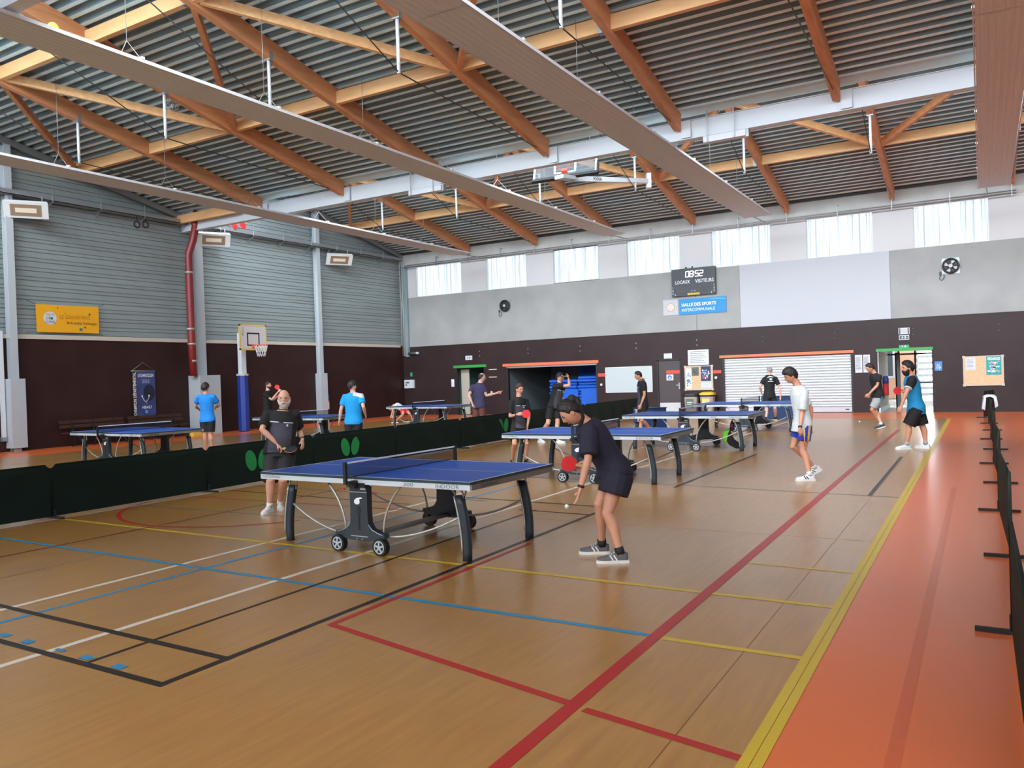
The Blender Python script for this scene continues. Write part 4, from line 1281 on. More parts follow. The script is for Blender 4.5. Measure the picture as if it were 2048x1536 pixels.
# 6 man in profile at the whiteboard
p = person('man in black and grey polo walking left in front of the whiteboard', 1.74, (1276.5, 751.5), (268, 16), (1284, 760), (1287, 809), (1286, 767, 268, 0.0), 1.0, 270,
           dict(l=((1289, 790, 0), (1282, 809, 0), dict(curl=0.35, pn=FH)), r=((1292, 789, 0), (1290, 808, 0), dict(curl=0.4))),
           dict(l=(1283, 840, 0, 1304, 862, 268, 0.0), r=(1278, 840, 0, 1283, 866, 268, 0.0)), SK2, C_BLACK, C_BLACK, (S_BLACK,), hair=('short', HAIR_D, 0.009), polo=True, short=0.8, socks=S_BLACK)

# 7 man from behind at the shutter
def cls_back(c, x):
    rel = c - x['P']; t = (rel @ x['up']) / np.linalg.norm(x['NK'] - x['P']); lat = rel @ x['R']; fr = rel @ x['F']
    o = np.zeros(len(c), int); bk = fr < 0
    o[bk & (np.abs(lat) < 0.09) & (np.abs(t - 0.9 + lat * lat * 6) < 0.02)] = 1
    o[bk & (np.abs(lat) < 0.09) & (np.abs(t - 0.66) < 0.014)] = 1
    o[bk & ((lat / 0.045) ** 2 + ((t - 0.77) / 0.055) ** 2 < 1)] = 1
    return o


p = person('grey-haired man in black t-shirt with white back print, seen from behind by the shutter', 1.74, (1539, 741), (200, 5), (1539, 749), (1539, 790), (1540, 757, 182, 0.0), 1.0, 182,
           dict(l=((1520, 774, 1), (1523, 786, 1), dict(curl=0.6)), r=((1560, 777, -1), (1561, 793, 1), dict(curl=0.5))),
           dict(l=(1533, 817, 0, 1532, 838, 190, 0.0), r=(1550, 816, 0, 1551, 835, 180, 0.0)), SK3, C_BLACK, C_BLACK, (S_BLACK,), hair=('short', HAIR_G, 0.006), topcls=cls_back, topmats=[C_BLACK, M_paper], short=0.85, socks=S_BLACK, voxel=0.011)

# 8 boy in white
def cls_shorts8(c, x):
    rel = c - x['HP']['l']; d = nrm(x['KN']['l'] - x['HP']['l']); fwd = nrm(np.cross(np.cross(d, x['F']), d)); a = rel @ fwd
    o = np.zeros(len(c), int); o[(a < -0.02)] = 1; o[(a < -0.055)] = 0; return o


p = person('boy in white t-shirt and blue shorts walking left with a bat in his hand', 1.68, (1581, 752), (270, 22), (1597, 770), (1607, 846), (1602, 783, 268, 0.0), 0.95, 268,
           dict(l=((1604, 826, -1), (1600, 856, -1), dict(curl=0.75, pn=FH, dir=V3(0, 0, -1) + RH * 0.3)), r=((1622, 816, 1), (1621, 850, 0), dict(curl=0.5))),
           dict(l=(1606, 902, 0, 1620, 950, 268, 0.0), r=(1586, 893, 0, 1630, 935, 268, 0.06, dict(pitch=-28))), SK2, C_WHITE, C_ROYAL, (S_WHITE, S_BLACK), hair=('low', HAIR_D, 0.02), socks=S_WHITE, sleeve=0.85, hem=-0.24, short=0.62,
           botcls=cls_shorts8, botmats=[C_ROYAL, C_YEL], wrist='l', build=0.95)
bat_in(p, 'l', 1612, 889, RH * 0.9 + TOCAM * 0.35, 'red-faced bat hanging from the hand of the boy in white')

# 9 young man in grey shorts
def cls_shorts9(c, x):
    o = np.zeros(len(c), int)
    rel = c - x['HP']['l']; d = nrm(x['KN']['l'] - x['HP']['l']); h = rel @ d; a = rel @ x['F']
    o[(a > 0.02) & (a < 0.06) & (h < 0.12)] = 1; o[(a > 0.0) & (a < 0.07) & (h > 0.23) & (h < 0.32)] = 1
    return o


p = person('young man in black t-shirt and light grey shorts crouching left near the right doorway', 1.74, (1740, 736.5), (270, 22), (1749, 745.5), (1757, 789), (1753, 753, 270, 0.0), 0.95, 270,
           dict(l=((1754.5, 771, 0), (1738, 788, 0), dict(curl=0.8, pn=FH)), r=((1751, 772, 0), (1741, 787, 0), dict(curl=0.8))),
           dict(l=(1744, 819, 0, 1762, 848, 266, 0.02, dict(pitch=-20)), r=(1750, 820, 0, 1763, 849, 266, 0.02, dict(pitch=-15))), SK2, C_BLACK, C_LGREY, (S_NAVY,), hair=('short', HAIR_D, 0.018), socks=S_WHITE, short=0.86, botcls=cls_shorts9, botmats=[C_LGREY, C_BLUE], sleeve=0.6)

# 10 bearded man in blue
def cls_raglan(c, x):
    o = np.zeros(len(c), int)
    for s in 'lr':
        d = nrm(x['EL'][s] - x['SH'][s]); h = (c - x['SH'][s]) @ d; r = np.linalg.norm(np.cross(c - x['SH'][s], d), axis=1)
        lat = ((c - x['P']) @ x['R']) * (1 if s == 'r' else -1)
        o[(r < 0.105) & (h > -0.09) & (lat > 0.115)] = 1; o[(r < 0.10) & (h > 0.198) & (lat > 0.10)] = 2
    return o


p = person('bearded man in blue shirt with black sleeves standing ready by the yellow line', 1.80, (1815, 736.5), (262, 4), (1822, 750), (1834, 815), (1826, 758, 240, 0.0), 1.05, 245,
           dict(l=((1813, 784, -1), (1802.5, 812, -1), dict(curl=0.4)), r=((1818, 786, 1), (1808, 784, 1), dict(curl=0.8, pn=TOCAM))),
           dict(l=(1817, 852, 0, 1813.5, 889.5, 268, 0.0), r=(1845, 852, 0, 1852, 888, 225, 0.0)), SK2, C_CYAN, C_BLACK, (S_WHITE,), hair=('short', HAIR_D, 0.026), beard=(HAIR_D, 0.02), build=1.1, topcls=cls_raglan, topmats=[C_CYAN, C_BLACK, M_paper], socks=C_LGREY, short=0.95, shortr=1.12, sleeve=0.75, hem=-0.2)
bat_in(p, 'r', 1797, 782, TOCAM - RH * 0.15, 'red-faced bat held by the bearded man in blue')

# 11 young man in bright blue from behind
def cls_cuff(c, x):
    o = np.zeros(len(c), int)
    for s in 'lr':
        d = nrm(x['EL'][s] - x['SH'][s]); h = (c - x['SH'][s]) @ d; r = np.linalg.norm(np.cross(c - x['SH'][s], d), axis=1)
        o[(r < 0.09) & (h > 0.165)] = 1; o[(r < 0.09) & (h > 0.15) & (h < 0.172)] = 2
    return o


p = person('young man in bright blue t-shirt seen from behind by the pennant', 1.72, (410.5, 776), (172, 5), (411, 787), (415, 838), (412, 794, 178, 0.0), 1.05, 178,
           dict(l=((391, 813, 1), (398, 818.5, 1), dict(curl=0.6)), r=((438, 811, 1), (432, 815, 1), dict(curl=0.6))),
           dict(l=(410, 869, 0, 412, 903, 180, 0.0), r=(421, 869, 0, 425, 903, 175, 0.0)), SK2, C_BLUE, C_BLACK, (S_WHITE,), hair=('short', HAIR_D, 0.018), topcls=cls_cuff, topmats=[C_BLUE, M_paper, C_NAVY], short=0.82, sleeve=0.72, hem=-0.12)
# 12 player in black behind the bearded man
p = person('player in black t-shirt raising a red bat behind the bearded man', 1.74, (536.5, 770.5), (78, 4), (535, 780.5), (535, 823), (535, 788, 70, 0.0), 1.0, 70,
           dict(r=((543.5, 799.5, 0), (556, 784, 0), dict(curl=0.8)), l=((546, 800, 0), (556, 792, 0), dict(curl=0.5))),
           dict(r=(534, 846, 0, 531, 868, 70, 0.0), l=(541, 846, 0, 541, 867, 80, 0.0)), SK3, C_BLACK, C_BLACK, (S_BLACK,), hair=('short', HAIR_B, 0.012), beard=(HAIR_B, 0.005), voxel=0.011)
bat_in(p, 'r', 553, 773, TOCAM, 'red-faced bat raised behind the bearded man')

# 13 man in cyan from behind
def cls_sh13(c, x):
    rel = c - x['P']; t = (rel @ x['up']) / np.linalg.norm(x['NK'] - x['P']); lat = rel @ x['R']
    o = np.zeros(len(c), int); d = nrm(x['EL']['r'] - x['SH']['r']); h = (c - x['SH']['r']) @ d
    o[(lat > 0.03) & (t > 0.80) & (t + lat * 0.4 > 0.90) & (h < 0.12)] = 1
    return o


p = person('man in cyan shirt with one white shoulder seen from behind at the barrier', 1.74, (704.5, 773), (130, 5), (706, 784.5), (707, 842), (706, 793, 172, 0.0), 1.05, 175,
           dict(l=((682, 819, -1), (679, 840, 1), dict(curl=0.4)), r=((727, 814, -1), (731, 829, 1), dict(curl=0.5))),
           dict(l=(700, 874, 0, 699, 905, 180, 0.0), r=(714, 874, 0, 714, 904, 170, 0.0)), SK3, C_CYAN, C_BLACK, (S_WHITE,), hair=('short', HAIR_D, 0.018), topcls=cls_sh13, topmats=[mat('sky_cyan_cloth', srgb(16, 146, 214), 0.8), M_paper], short=0.84, sleeve=0.68, hem=-0.12, build=1.12)
# 14 person bending behind the corner table
p = person('person in white top and red shorts bending down behind the far left table', 1.70, (781, 816), (268, 70), (790, 809), (806, 817), (794, 810, 270, 0.0), 0.95, 270,
           dict(l=((786, 818, 0), (783, 830, 0), dict(curl=0.6)), r=((788, 818, 0), (786, 830, 0), dict(curl=0.6))),
           dict(l=(806, 828, -1, 793, 841, 265, 0.0), r=(819, 827, -1, 817, 839, 265, 0.0)), SK2, C_WHITE, C_RED, (S_BLACK,), hair=('short', HAIR_D, 0.012), voxel=0.011, short=0.7)

# ================================================================== OVERHEAD
M_rad = mat('beige_perforated_panel', srgb(198, 208, 212), 0.65, noise=0.03, scale=6, stretch=(6, 0.5, 1))
M_radE = mat('pale_panel_edge', srgb(196, 200, 204), 0.5)
M_wire = mat('steel_wire', srgb(150, 152, 150), 0.4, metal=0.5)
PZ = 6.90
PAN = [(-19.33, -18.5, 'nearest the metal-clad wall'), (-12.33, -11.53, 'second from the left'), (-7.02, -6.12, 'third from the left'), (0.0, 0.84, 'at the right edge')]
for pi_, (x0, x1, lab) in enumerate(PAN):
    t = thing('radiant_heating_panel', 'long beige radiant heating panel under the roof, ' + lab, 'heating panel', ((x0 + x1) / 2, 14, PZ), 'radiant panels')
    ye = [28.3, 23.6, 18.9, 14.2, 9.5, 4.8, 0.5]
    for i in range(len(ye) - 1):
        q = MB(); vs = []; n = 15; w = x1 - x0
        for j in range(n * 2):
            x = x0 + 0.02 + (w - 0.04) * j / (n * 2 - 1); z = PZ + (0.008 if (j // 2) % 2 else 0.0)
            vs += [(x, ye[i + 1] + 0.006, z), (x, ye[i] - 0.006, z)]
        q.add(vs, [(2 * j, 2 * j + 1, 2 * j + 3, 2 * j + 2) for j in range(2 * n - 1)])
        q.box(x0 + 0.02, x1 - 0.02, ye[i + 1], ye[i], PZ + 0.025, PZ + 0.03)
        s_ = obj('panel_section', q, M_rad, t)
        for yy in (ye[i] - 0.08,):
            q = MB()
            for j in range(9):
                xx = x0 + 0.06 + (w - 0.12) * j / 8; q.box(xx - 0.008, xx + 0.008, yy - 0.008, yy + 0.008, PZ - 0.004, PZ + 0.004)
            obj('rivets', q, M_radE, s_)
    for xa in (x0, x1):
        q = MB(); q.box(xa - 0.012, xa + 0.012, 0.5, 28.3, PZ - 0.002, PZ + 0.055); obj('edge_rail', q, M_radE, t)
    xc = (x0 + x1) / 2
    for yy in np.arange(2.4, 28, 2.9):
        zt = deck_z(yy) - 0.02; zm = PZ + 0.45
        q = MB(); q.tube([(xc, yy, zt), (xc, yy, zm)], 0.006, 4); q.tube([(xc, yy, zm), (x0 + 0.03, yy, PZ + 0.05)], 0.005, 4); q.tube([(xc, yy, zm), (x1 - 0.03, yy, PZ + 0.05)], 0.005, 4)
        obj('hanger_wire', q, M_wire, t)
        q = MB(); q.box(x0 - 0.02, x1 + 0.02, yy - 0.025, yy + 0.025, PZ + 0.05, PZ + 0.09); obj('cross_rail', q, M_radE, t)
    q = MB(); q.tube([(xc - 0.2, 28.2, PZ + 0.03), (xc - 0.2, 28.6, PZ + 0.05), (xc - 0.15, 29.9, 6.98)], 0.02, 8); obj('feed_pipe', q, M_steel, t)
t = thing('heating_pipes', 'pair of grey heating pipes on brackets along the top of the end-wall windows', 'pipes', (-8, 30.0, 6.9))
for z in (7.02, 6.93):
    q = MB(); q.tube([(XL + 0.4, 29.98, z), (1.05, 29.98, z)], 0.022, 8); obj('pipe', q, M_steel, t)
for x in np.arange(-21.5, 1.0, 1.725):
    q = MB(); q.box(x - 0.012, x + 0.012, 29.96, 30.0, 6.86, 7.28); q.box(x - 0.012, x + 0.012, 29.96, 30.18, 7.26, 7.28); obj('bracket', q, M_steel, t)

# white unit clamped to the valley beam
v = atY(1405, 285, 18.0); v2 = atY(1490, 268, 18.0)
for (xa, xb, za, lab) in ((v[0], v2[0], 6.84, 'white box unit clamped under the valley beam, right of the folded hoop'), (atY(815, 395, 18.0)[0], atY(880, 380, 18.0)[0], 6.84, 'white box unit clamped under the valley beam, left of the folded hoop')):
    t = thing('winch_unit', lab, 'winch', ((xa + xb) / 2, 18.15, za), 'winch units')
    q = MB(); q.box(xa, xb, 18.05, 18.25, za, za + 0.14); obj('housing', q, M_steelw, t)
    q = MB(); q.box(xb - 0.02, xb + 0.06, 18.08, 18.22, za - 0.02, za + 0.15); obj('end_cap', q, M_steel, t)
    for xx in (xa + 0.1, xb - 0.25):
        q = MB(); q.box(xx - 0.015, xx + 0.015, 18.02, 18.03, za, za + 0.72); obj('clamp', q, M_steel, t)
# small wire-caged lamp and stray objects up high
v = atX(345, 212, -17.2)
t = thing('caged_lamp', 'small white wire-caged lamp under the roof at upper left', 'lamp', v)
for k in range(5):
    a = PI * k / 5; q = MB(); q.tube([v + V3(0.14 * math.cos(b_) * math.cos(a), 0.14 * math.cos(b_) * math.sin(a), 0.12 * math.sin(b_)) for b_ in np.linspace(0, 2 * PI, 16)], 0.006, 4, caps=False); obj('cage_wire', q, M_logo, t)
q = MB(); q.ell(v, V3(1, 0, 0), V3(0, 1, 0), UP, 0.05, 0.05, 0.06, 10, 8); obj('bulb', q, M_logo, t)
q = MB(); q.tube([v + UP * 0.12, (v[0], v[1], deck_z(v[1]))], 0.01, 6); obj('stem', q, M_steel, t)
v = gp(106, 60, PZ + 0.10); q = MB(); q.ell((min(max(v[0], -12.2), -11.65), v[1], PZ + 0.13), V3(1, 0, 0), V3(0, 1, 0), UP, 0.08, 0.08, 0.08, 12, 8)
tag(obj('tennis_ball', q, mat('yellow_felt', srgb(220, 214, 70), 0.9)), 'yellow ball stuck on top of the second heating panel', 'ball')

# folded-up glass basketball backboard
def at_raf(px, py, X): d = ray(px, py); return CP + d * (X / d[0])


br_ = at_raf(1297, 362, -9.3)
bl = atD(1066, 362, depth(br_) - 3.1); brr = atD(1194, 343, depth(br_) - 3.6); tr = atD(1203, 314, depth(br_) - 3.35); tl = atD(1083, 331, depth(br_) - 2.85)
t = thing('folded_backboard', 'clear glass basketball backboard folded up under the roof, with orange ring', 'backboard', (bl + brr + tr + tl) / 4)
ex, ey = nrm(brr - bl), None; W_ = np.linalg.norm(brr - bl); dn = nrm((tl + tr) / 2 - (bl + brr) / 2); ey = nrm(dn - ex * (dn @ ex)); ez = np.cross(ex, ey); Hh = 1.05
M_glass = mat('backboard_acrylic', srgb(96, 106, 112), 0.2, alpha=0.3)
O = bl
q = MB(); q.obox(O + ex * W_ / 2 + ey * Hh / 2, ex, ey, ez, W_ / 2, Hh / 2, 0.008); obj('glass', q, M_glass, t)


def bar(a, b_, m_, name, w=0.05, th=0.012):
    q = MB(); p0 = O + ex * a[0] + ey * a[1] + ez * 0.012; p1 = O + ex * b_[0] + ey * b_[1] + ez * 0.012; q.beam(p0, p1, w, th, ez); return obj(name, q, m_, t)


bar((0.03, 0), (0.03, Hh), M_logo, 'white_border'); bar((W_ - 0.03, 0), (W_ - 0.03, Hh), M_logo, 'white_border')
for a, b_ in (((W_ / 2 - 0.3, 0.15), (W_ / 2 + 0.3, 0.15)), ((W_ / 2 + 0.3, 0.15), (W_ / 2 + 0.3, 0.6)), ((W_ / 2 - 0.3, 0.6), (W_ / 2 + 0.3, 0.6)), ((W_ / 2 - 0.3, 0.15), (W_ / 2 - 0.3, 0.6))): bar(a, b_, M_logo, 'target_square')
q = MB(); q.obox(O + ex * W_ / 2 - ey * 0.03, ex, ey, ez, W_ / 2 + 0.03, 0.045, 0.05); obj('edge_pad', q, M_black, t)
q = MB(); q.obox(O + ex * (W_ + 0.02) + ey * 0.15, ex, ey, ez, 0.03, 0.2, 0.05); obj('edge_pad', q, M_black, t)
s_ = 1 if ez @ (CP - O) > 0 else -1
rc = O + ex * W_ / 2 + ey * 0.2 + ez * s_ * 0.3
q = MB(); q.tube([rc + ex * 0.225 * math.cos(a) + ez * 0.225 * math.sin(a) for a in np.linspace(0, 2 * PI, 24)], 0.012, 6, caps=False); q.obox(O + ex * W_ / 2 + ey * 0.17 + ez * s_ * 0.05, ex, ey, ez, 0.09, 0.05, 0.05); obj('ring', q, mat('orange_ring', srgb(226, 72, 54), 0.5), t)
arm0 = O + ex * W_ * 0.62 - ey * 0.02 - ez * s_ * 0.12
q = MB(); q.beam(arm0, br_, 0.12, 0.14); obj('arm', q, M_steelw, t)
q = MB(); q.obox(br_, RH, FH, UP, 0.07, 0.12, 0.24); obj('hinge_bracket', q, M_steelw, t)
am = arm0 + (br_ - arm0) * 0.22; au = nrm(br_ - arm0); av = nrm(np.cross(np.cross(au, UP), au)); an_ = np.cross(au, av)
obj('lettering', text_mb('FOOGA', 0.13, am - av * 0.04 + an_ * 0.064 * (1 if an_ @ (CP - am) > 0 else -1), au, av, 0.001, bold=0.004), M_black, t)
q = MB(); q.beam(arm0, arm0 - au * 0.7 + UP * 0.04, 0.3, 0.1); obj('carrier', q, M_steel, t)
for a, b_ in ((O + ex * 0.2 + ey * 0.5, (O + ex * 0.2)[0:2]), (O + ex * (W_ - 0.2) + ey * 0.5, (O + ex * (W_ - 0.2))[0:2])):
    q = MB(); q.tube([a, (a[0], a[1], deck_z(a[1]) if a[1] > 18.4 else 7.5)], 0.006, 5); obj('lift_cable', q, M_wire, t)

# ================================================================== LEFT WALL THINGS
XW = XL + 0.05
t = thing('cable_tray', 'galvanised cable tray running high along the metal-clad wall', 'tray', (XW, 20, 7.3))
q = MB(); q.box(XW + 0.02, XW + 0.32, 5, YF - 0.3, 7.24, 7.26); q.box(XW + 0.02, XW + 0.03, 5, YF - 0.3, 7.24, 7.38); q.box(XW + 0.31, XW + 0.32, 5, YF - 0.3, 7.24, 7.38); obj('channel', q, M_steel, t)
for y in np.arange(6, 30, 1.5):
    q = MB(); q.beam((XW, y, 7.05), (XW + 0.3, y, 7.23), 0.03, 0.03); q.box(XW - 0.02, XW + 0.3, y - 0.015, y + 0.015, 7.2, 7.235); q.box(XW + 0.32, XW + 0.34, y - 0.015, y + 0.015, 7.22, 7.62); obj('bracket', q, M_steel, t)
M_flood = mat('white_lamp_housing', srgb(206, 210, 212), 0.5); M_lens = mat('lamp_glass', srgb(150, 134, 112), 0.25, metal=0.3)
for i, (px_, py_, lab) in enumerate(((52, 418, 'leftmost'), (427, 478, 'middle, beside the red downpipe'), (678, 518, 'rightmost'))):
    v = atX(px_, py_, XL + 0.55); t = thing('floodlight', 'white floodlight hung from the cable tray, ' + lab, 'floodlight', v, 'wall floodlights')
    F = nrm(V3(0.66, -0.42, -0.62)); R = nrm(np.cross(F, UP)); U = np.cross(R, F)
    q = MB(); q.loft([[v + R * a * 0.55 * w + U * b_ * 0.25 * w + F * f for a, b_ in ((-1, -1), (1, -1), (1, 1), (-1, 1))] for f, w in ((-0.16, 0.55), (-0.05, 0.95), (0.08, 1.0))], smooth=False); obj('housing', q, M_flood, t)
    q = MB(); q.obox(v + F * 0.083, R, U, F, 0.38, 0.18, 0.004); obj('lens', q, M_lens, t)
    q = MB(); q.obox(v + F * 0.088, R, U, F, 0.26, 0.07, 0.003); obj('reflector', q, mat('lamp_reflector', srgb(214, 206, 190), 0.3), t)
    q = MB()
    for sx in (-0.4, 0.4): q.beam(v + R * sx - F * 0.1, (v + R * sx - F * 0.1) * V3(1, 1, 0) + V3(0, 0, 7.24), 0.03, 0.03, (1, 0, 0))
    obj('hanger', q, M_steel, t)
# red downpipe
t = thing('downpipe', 'dark red rainwater downpipe beside the wide column', 'pipe', (XL + 0.55, 18.3, 2.0))
pts = [atX(388, 437, XL + 0.75), atX(391, 452, XL + 0.72), atX(386, 480, XL + 0.6), atX(377, 508, XL + 0.5), atX(378, 545, XL + 0.45), atX(383, 680, XL + 0.45), atX(387, 752, XL + 0.45)]
M_dp = mat('dark_red_pipe', srgb(128, 38, 38), 0.4)
q = MB(); q.tube(pts, 0.125, 16); obj('pipe', q, M_dp, t)
q = MB(); q.tube([(XL + 0.75, pts[0][1], pts[0][2]), (XL + 0.75, 18.2, 7.6)], 0.13, 16); obj('outlet', q, M_dp, t)
for (px_, py_) in ((376.5, 512), (378, 545), (381, 658), (383.5, 688), (386, 722)):
    v = atX(px_, py_, XL + 0.45); q = MB(); q.tube([v - UP * 0.035, v + UP * 0.035], 0.135, 16); obj('clip', q, M_tube, t)
# yellow banner
M_ban = mat('yellow_banner', srgb(226, 164, 20), 0.6)
A = atX(71, 608, XL + 0.06); B = atX(197, 614, XL + 0.06); C = atX(198, 667, XL + 0.06); D = atX(74, 664, XL + 0.06)
t = thing('banner', 'yellow banner with round emblem tied to the ribbed metal wall', 'banner', (A + B + C + D) / 4)
q = MB(); q.add([A, B, C, D] + [p_ - V3(0.01, 0, 0) for p_ in (A, B, C, D)], [(0, 3, 2, 1), (4, 5, 6, 7), (0, 1, 5, 4), (1, 2, 6, 5), (2, 3, 7, 6), (3, 0, 4, 7)]); obj('sheet', q, M_ban, t)
bx_ = XL + 0.066; y0b, y1b, z0b, z1b = A[1], B[1], D[2], A[2]; wb, hb_ = y1b - y0b, z1b - z0b
def bt(txt, fy, fz, size, m_, fit): obj('lettering', text_mb(txt, size, (bx_, y0b + wb * fy, z0b + hb_ * fz), (0, 1, 0), (0, 0, 1), 0.002, fit=wb * fit), m_, t)


q = MB(); q.disc((bx_, y0b + wb * 0.21, z0b + hb_ * 0.52), (1, 0, 0), hb_ * 0.24, 0.004, 28); obj('emblem_disc', q, M_paper, t)
bx_ += 0.004
for i, (s_t, f_) in enumerate((('PAYS', 0.10), ('DE', 0.05), ('LUNEL', 0.12))): bt(s_t, 0.145 if i < 2 else 0.135, 0.60 - i * 0.13, 0.11, M_black if i else mat('ochre_print', srgb(190, 120, 10), 0.6), f_ * 1.3)
q = MB(); q.disc((bx_ + 0.001, y0b + wb * 0.235, z0b + hb_ * 0.51), (1, 0, 0), 0.04, 0.003, 14); obj('blue_flower', q, mat('teal_print', srgb(20, 110, 150), 0.6), t)
bt('LE GRAND PAYS', 0.36, 0.52, 0.16, mat('dark_ochre_print', srgb(176, 116, 20), 0.6), 0.48); bt('de la petite Camargue', 0.46, 0.33, 0.12, M_black, 0.49)
for (fy, fz, sz, m_) in ((0.84, 0.72, 0.05, mat('dark_green_print', srgb(20, 80, 60), 0.6)), (0.69, 0.14, 0.085, mat('teal_print', srgb(20, 110, 150), 0.6)), (0.76, 0.22, 0.045, mat('dark_green_print', srgb(20, 80, 60), 0.6)), (0.33, 0.9, 0.03, M_black), (0.45, 0.72, 0.03, M_red)):
    q = MB(); q.box(bx_, bx_ + 0.003, y0b + wb * fy - sz / 2, y0b + wb * fy + sz / 2, z0b + hb_ * fz - sz / 2, z0b + hb_ * fz + sz / 2); obj('square_print', q, m_, t)
for p_, dy, dz in ((A, -0.25, 0.1), (B, 0.22, 0.1), (C, 0.25, -0.12), (D, -0.3, -0.02)):
    q = MB(); q.tube([p_, p_ + V3(-0.02, dy, dz)], 0.006, 4); obj('cord', q, M_black, t)
# blue pennant
xq = XL + 0.03; A = atX(263, 742, xq); B = atX(309, 741, xq); C = atX(312, 831, xq); y0p, y1p, z1p, z0p = A[1], B[1], A[2], C[2]
t = thing('pennant', 'dark blue championship pennant hanging by a cord on the brown wall', 'pennant', (xq, (y0p + y1p) / 2, z0p))
wp = y1p - y0p; M_pen = mat('pennant_blue', srgb(52, 66, 116), 0.7, noise=0.25, scale=3); ysp = y0p + wp * 0.2
q = MB(); q.box(xq, xq + 0.008, ysp, y1p, z0p, z1p); obj('cloth', q, M_pen, t)
q = MB(); q.box(xq, xq + 0.008, y0p, ysp, z0p, z1p); obj('side_strip', q, M_black, t)
ap_ = atX(285, 725, xq); q = MB(); q.tube([(xq, y0p, z1p), ap_, (xq, y1p, z1p)], 0.007, 5); q.tube([(xq, y0p - 0.03, z1p), (xq, y1p + 0.03, z1p)], 0.014, 6); obj('cord', q, M_steel, t)
xt = xq + 0.009; hp_ = z1p - z0p
obj('lettering', text_mb('CHAMPION DÉPARTEMENTAL', 0.15, (xt, ysp - 0.03, z0p + 0.03), (0, 0, 1), (0, -1, 0), 0.002, fit=hp_ * 0.95, bold=0.003), M_logo, t)
obj('lettering', text_mb('U15 MASCULIN', 0.15, (xt, ysp + 0.04, z1p - 0.2), (0, 1, 0), (0, 0, 1), 0.002, fit=wp * 0.68, bold=0.003), M_logo, t)
obj('lettering', text_mb('2010', 0.17, (xt, ysp + wp * 0.22, z1p - 0.4), (0, 1, 0), (0, 0, 1), 0.002, fit=wp * 0.32, bold=0.003), mat('pale_blue_print', srgb(150, 164, 196), 0.7), t)
obj('lettering', text_mb('HERAULT', 0.12, (xt, ysp + wp * 0.2, z0p + hp_ * 0.17), (0, 1, 0), (0, 0, 1), 0.002, fit=wp * 0.42, bold=0.003), M_logo, t)
q = MB(); q.prism([(0.21 * math.cos(a), 0.27 * math.sin(a)) for a in np.linspace(0, 2 * PI, 24, endpoint=False)], (xt, ysp + wp * 0.52, z0p + hp_ * 0.52), (0, 1, 0), (0, 0, 1), (0.001, 0, 0)); obj('dark_ball_print', q, mat('navy_print', srgb(24, 30, 56), 0.7), t)
q = MB(); yc = ysp + wp * 0.35; zc = z0p + hp_ * 0.36
q.tube([(xt, yc - 0.13, zc + 0.14), (xt, yc - 0.06, zc), (xt, yc + 0.06, zc - 0.12)], 0.008, 4); q.tube([(xt, yc + 0.15, zc + 0.13), (xt, yc + 0.1, zc + 0.02), (xt, yc, zc - 0.08)], 0.007, 4); q.disc((xt, yc + 0.13, zc + 0.13), (1, 0, 0), 0.03, 0.004, 12); q.disc((xt, yc - 0.12, zc + 0.13), (1, 0, 0), 0.026, 0.004, 12); obj('figure_print', q, M_logo, t)
q = MB(); q.disc((xt, ysp + wp * 0.38, z0p + hp_ * 0.1), (1, 0, 0), 0.055, 0.004, 16); obj('round_badge', q, mat('light_blue_print', srgb(90, 150, 210), 0.7), t)

# small basketball hoop on padded post
bb = gp(489, 859); bx0, by0 = XL + 0.75, atX(489, 859, XL + 0.75)[1]
t = thing('basketball_hoop', 'small basketball hoop on a blue padded post by the brown wall', 'basketball hoop', (bx0, by0, 0))
ztop = 2.0
q = MB(); ri = [[(bx0 + r * math.cos(a), by0 + r * math.sin(a), z) for a in np.linspace(PI / 8, 2 * PI + PI / 8, 8, endpoint=False)] for z, r in ((0.02, 0.2), (ztop, 0.2))]; q.loft(ri, smooth=False); obj('padding', q, mat('blue_padding', srgb(26, 54, 140), 0.45), t)
q = MB(); q.loft([[(bx0 + r * math.cos(a), by0 + r * math.sin(a), z) for a in np.linspace(PI / 8, 2 * PI + PI / 8, 8, endpoint=False)] for z, r in ((ztop, 0.22), (ztop + 0.07, 0.22))], smooth=False); obj('foam_top', q, M_cream, t)
q = MB(); q.box(bx0 - 0.1, bx0 + 0.1, by0 - 0.1, by0 + 0.1, ztop + 0.05, 3.55); obj('post', q, M_steelw, t)
xb = bx0 + 0.75; A = atX(478, 648, xb); B = atX(532, 648, xb); C = atX(481, 700, xb)
fx = nrm(V3(1, -0.1, 0))
q = MB(); q.box(xb - 0.03, xb, A[1] + 0.05, B[1] - 0.05, C[2] + 0.05, A[2] - 0.05); bo = obj('backboard', q, mat('white_board', srgb(196, 192, 190), 0.5), t)
yb0, yb1, zb0, zb1 = A[1], B[1], C[2], A[2]
q = MB(); e_ = 0.055
for (a, b_, c_, d_) in ((yb0, yb1, zb0, zb0 + e_), (yb0, yb1, zb1 - e_, zb1), (yb0, yb0 + e_, zb0, zb1), (yb1 - e_, yb1, zb0, zb1)): q.box(xb - 0.035, xb + 0.004, a, b_, c_, d_)
obj('yellow_rim', q, mat('yellow_rim_paint', srgb(214, 184, 90), 0.5), bo)
ym_ = (yb0 + yb1) / 2
q = MB(); s0, s1, s2, s3 = ym_ - 0.28, ym_ + 0.28, zb0 + 0.15, zb0 + 0.62
for (a, b_, c_, d_) in ((s0, s1, s2, s2 + 0.05), (s0, s1, s3 - 0.05, s3), (s0, s0 + 0.05, s2, s3), (s1 - 0.05, s1, s2, s3)): q.box(xb, xb + 0.004, a, b_, c_, d_)
obj('target_square', q, M_black, bo)
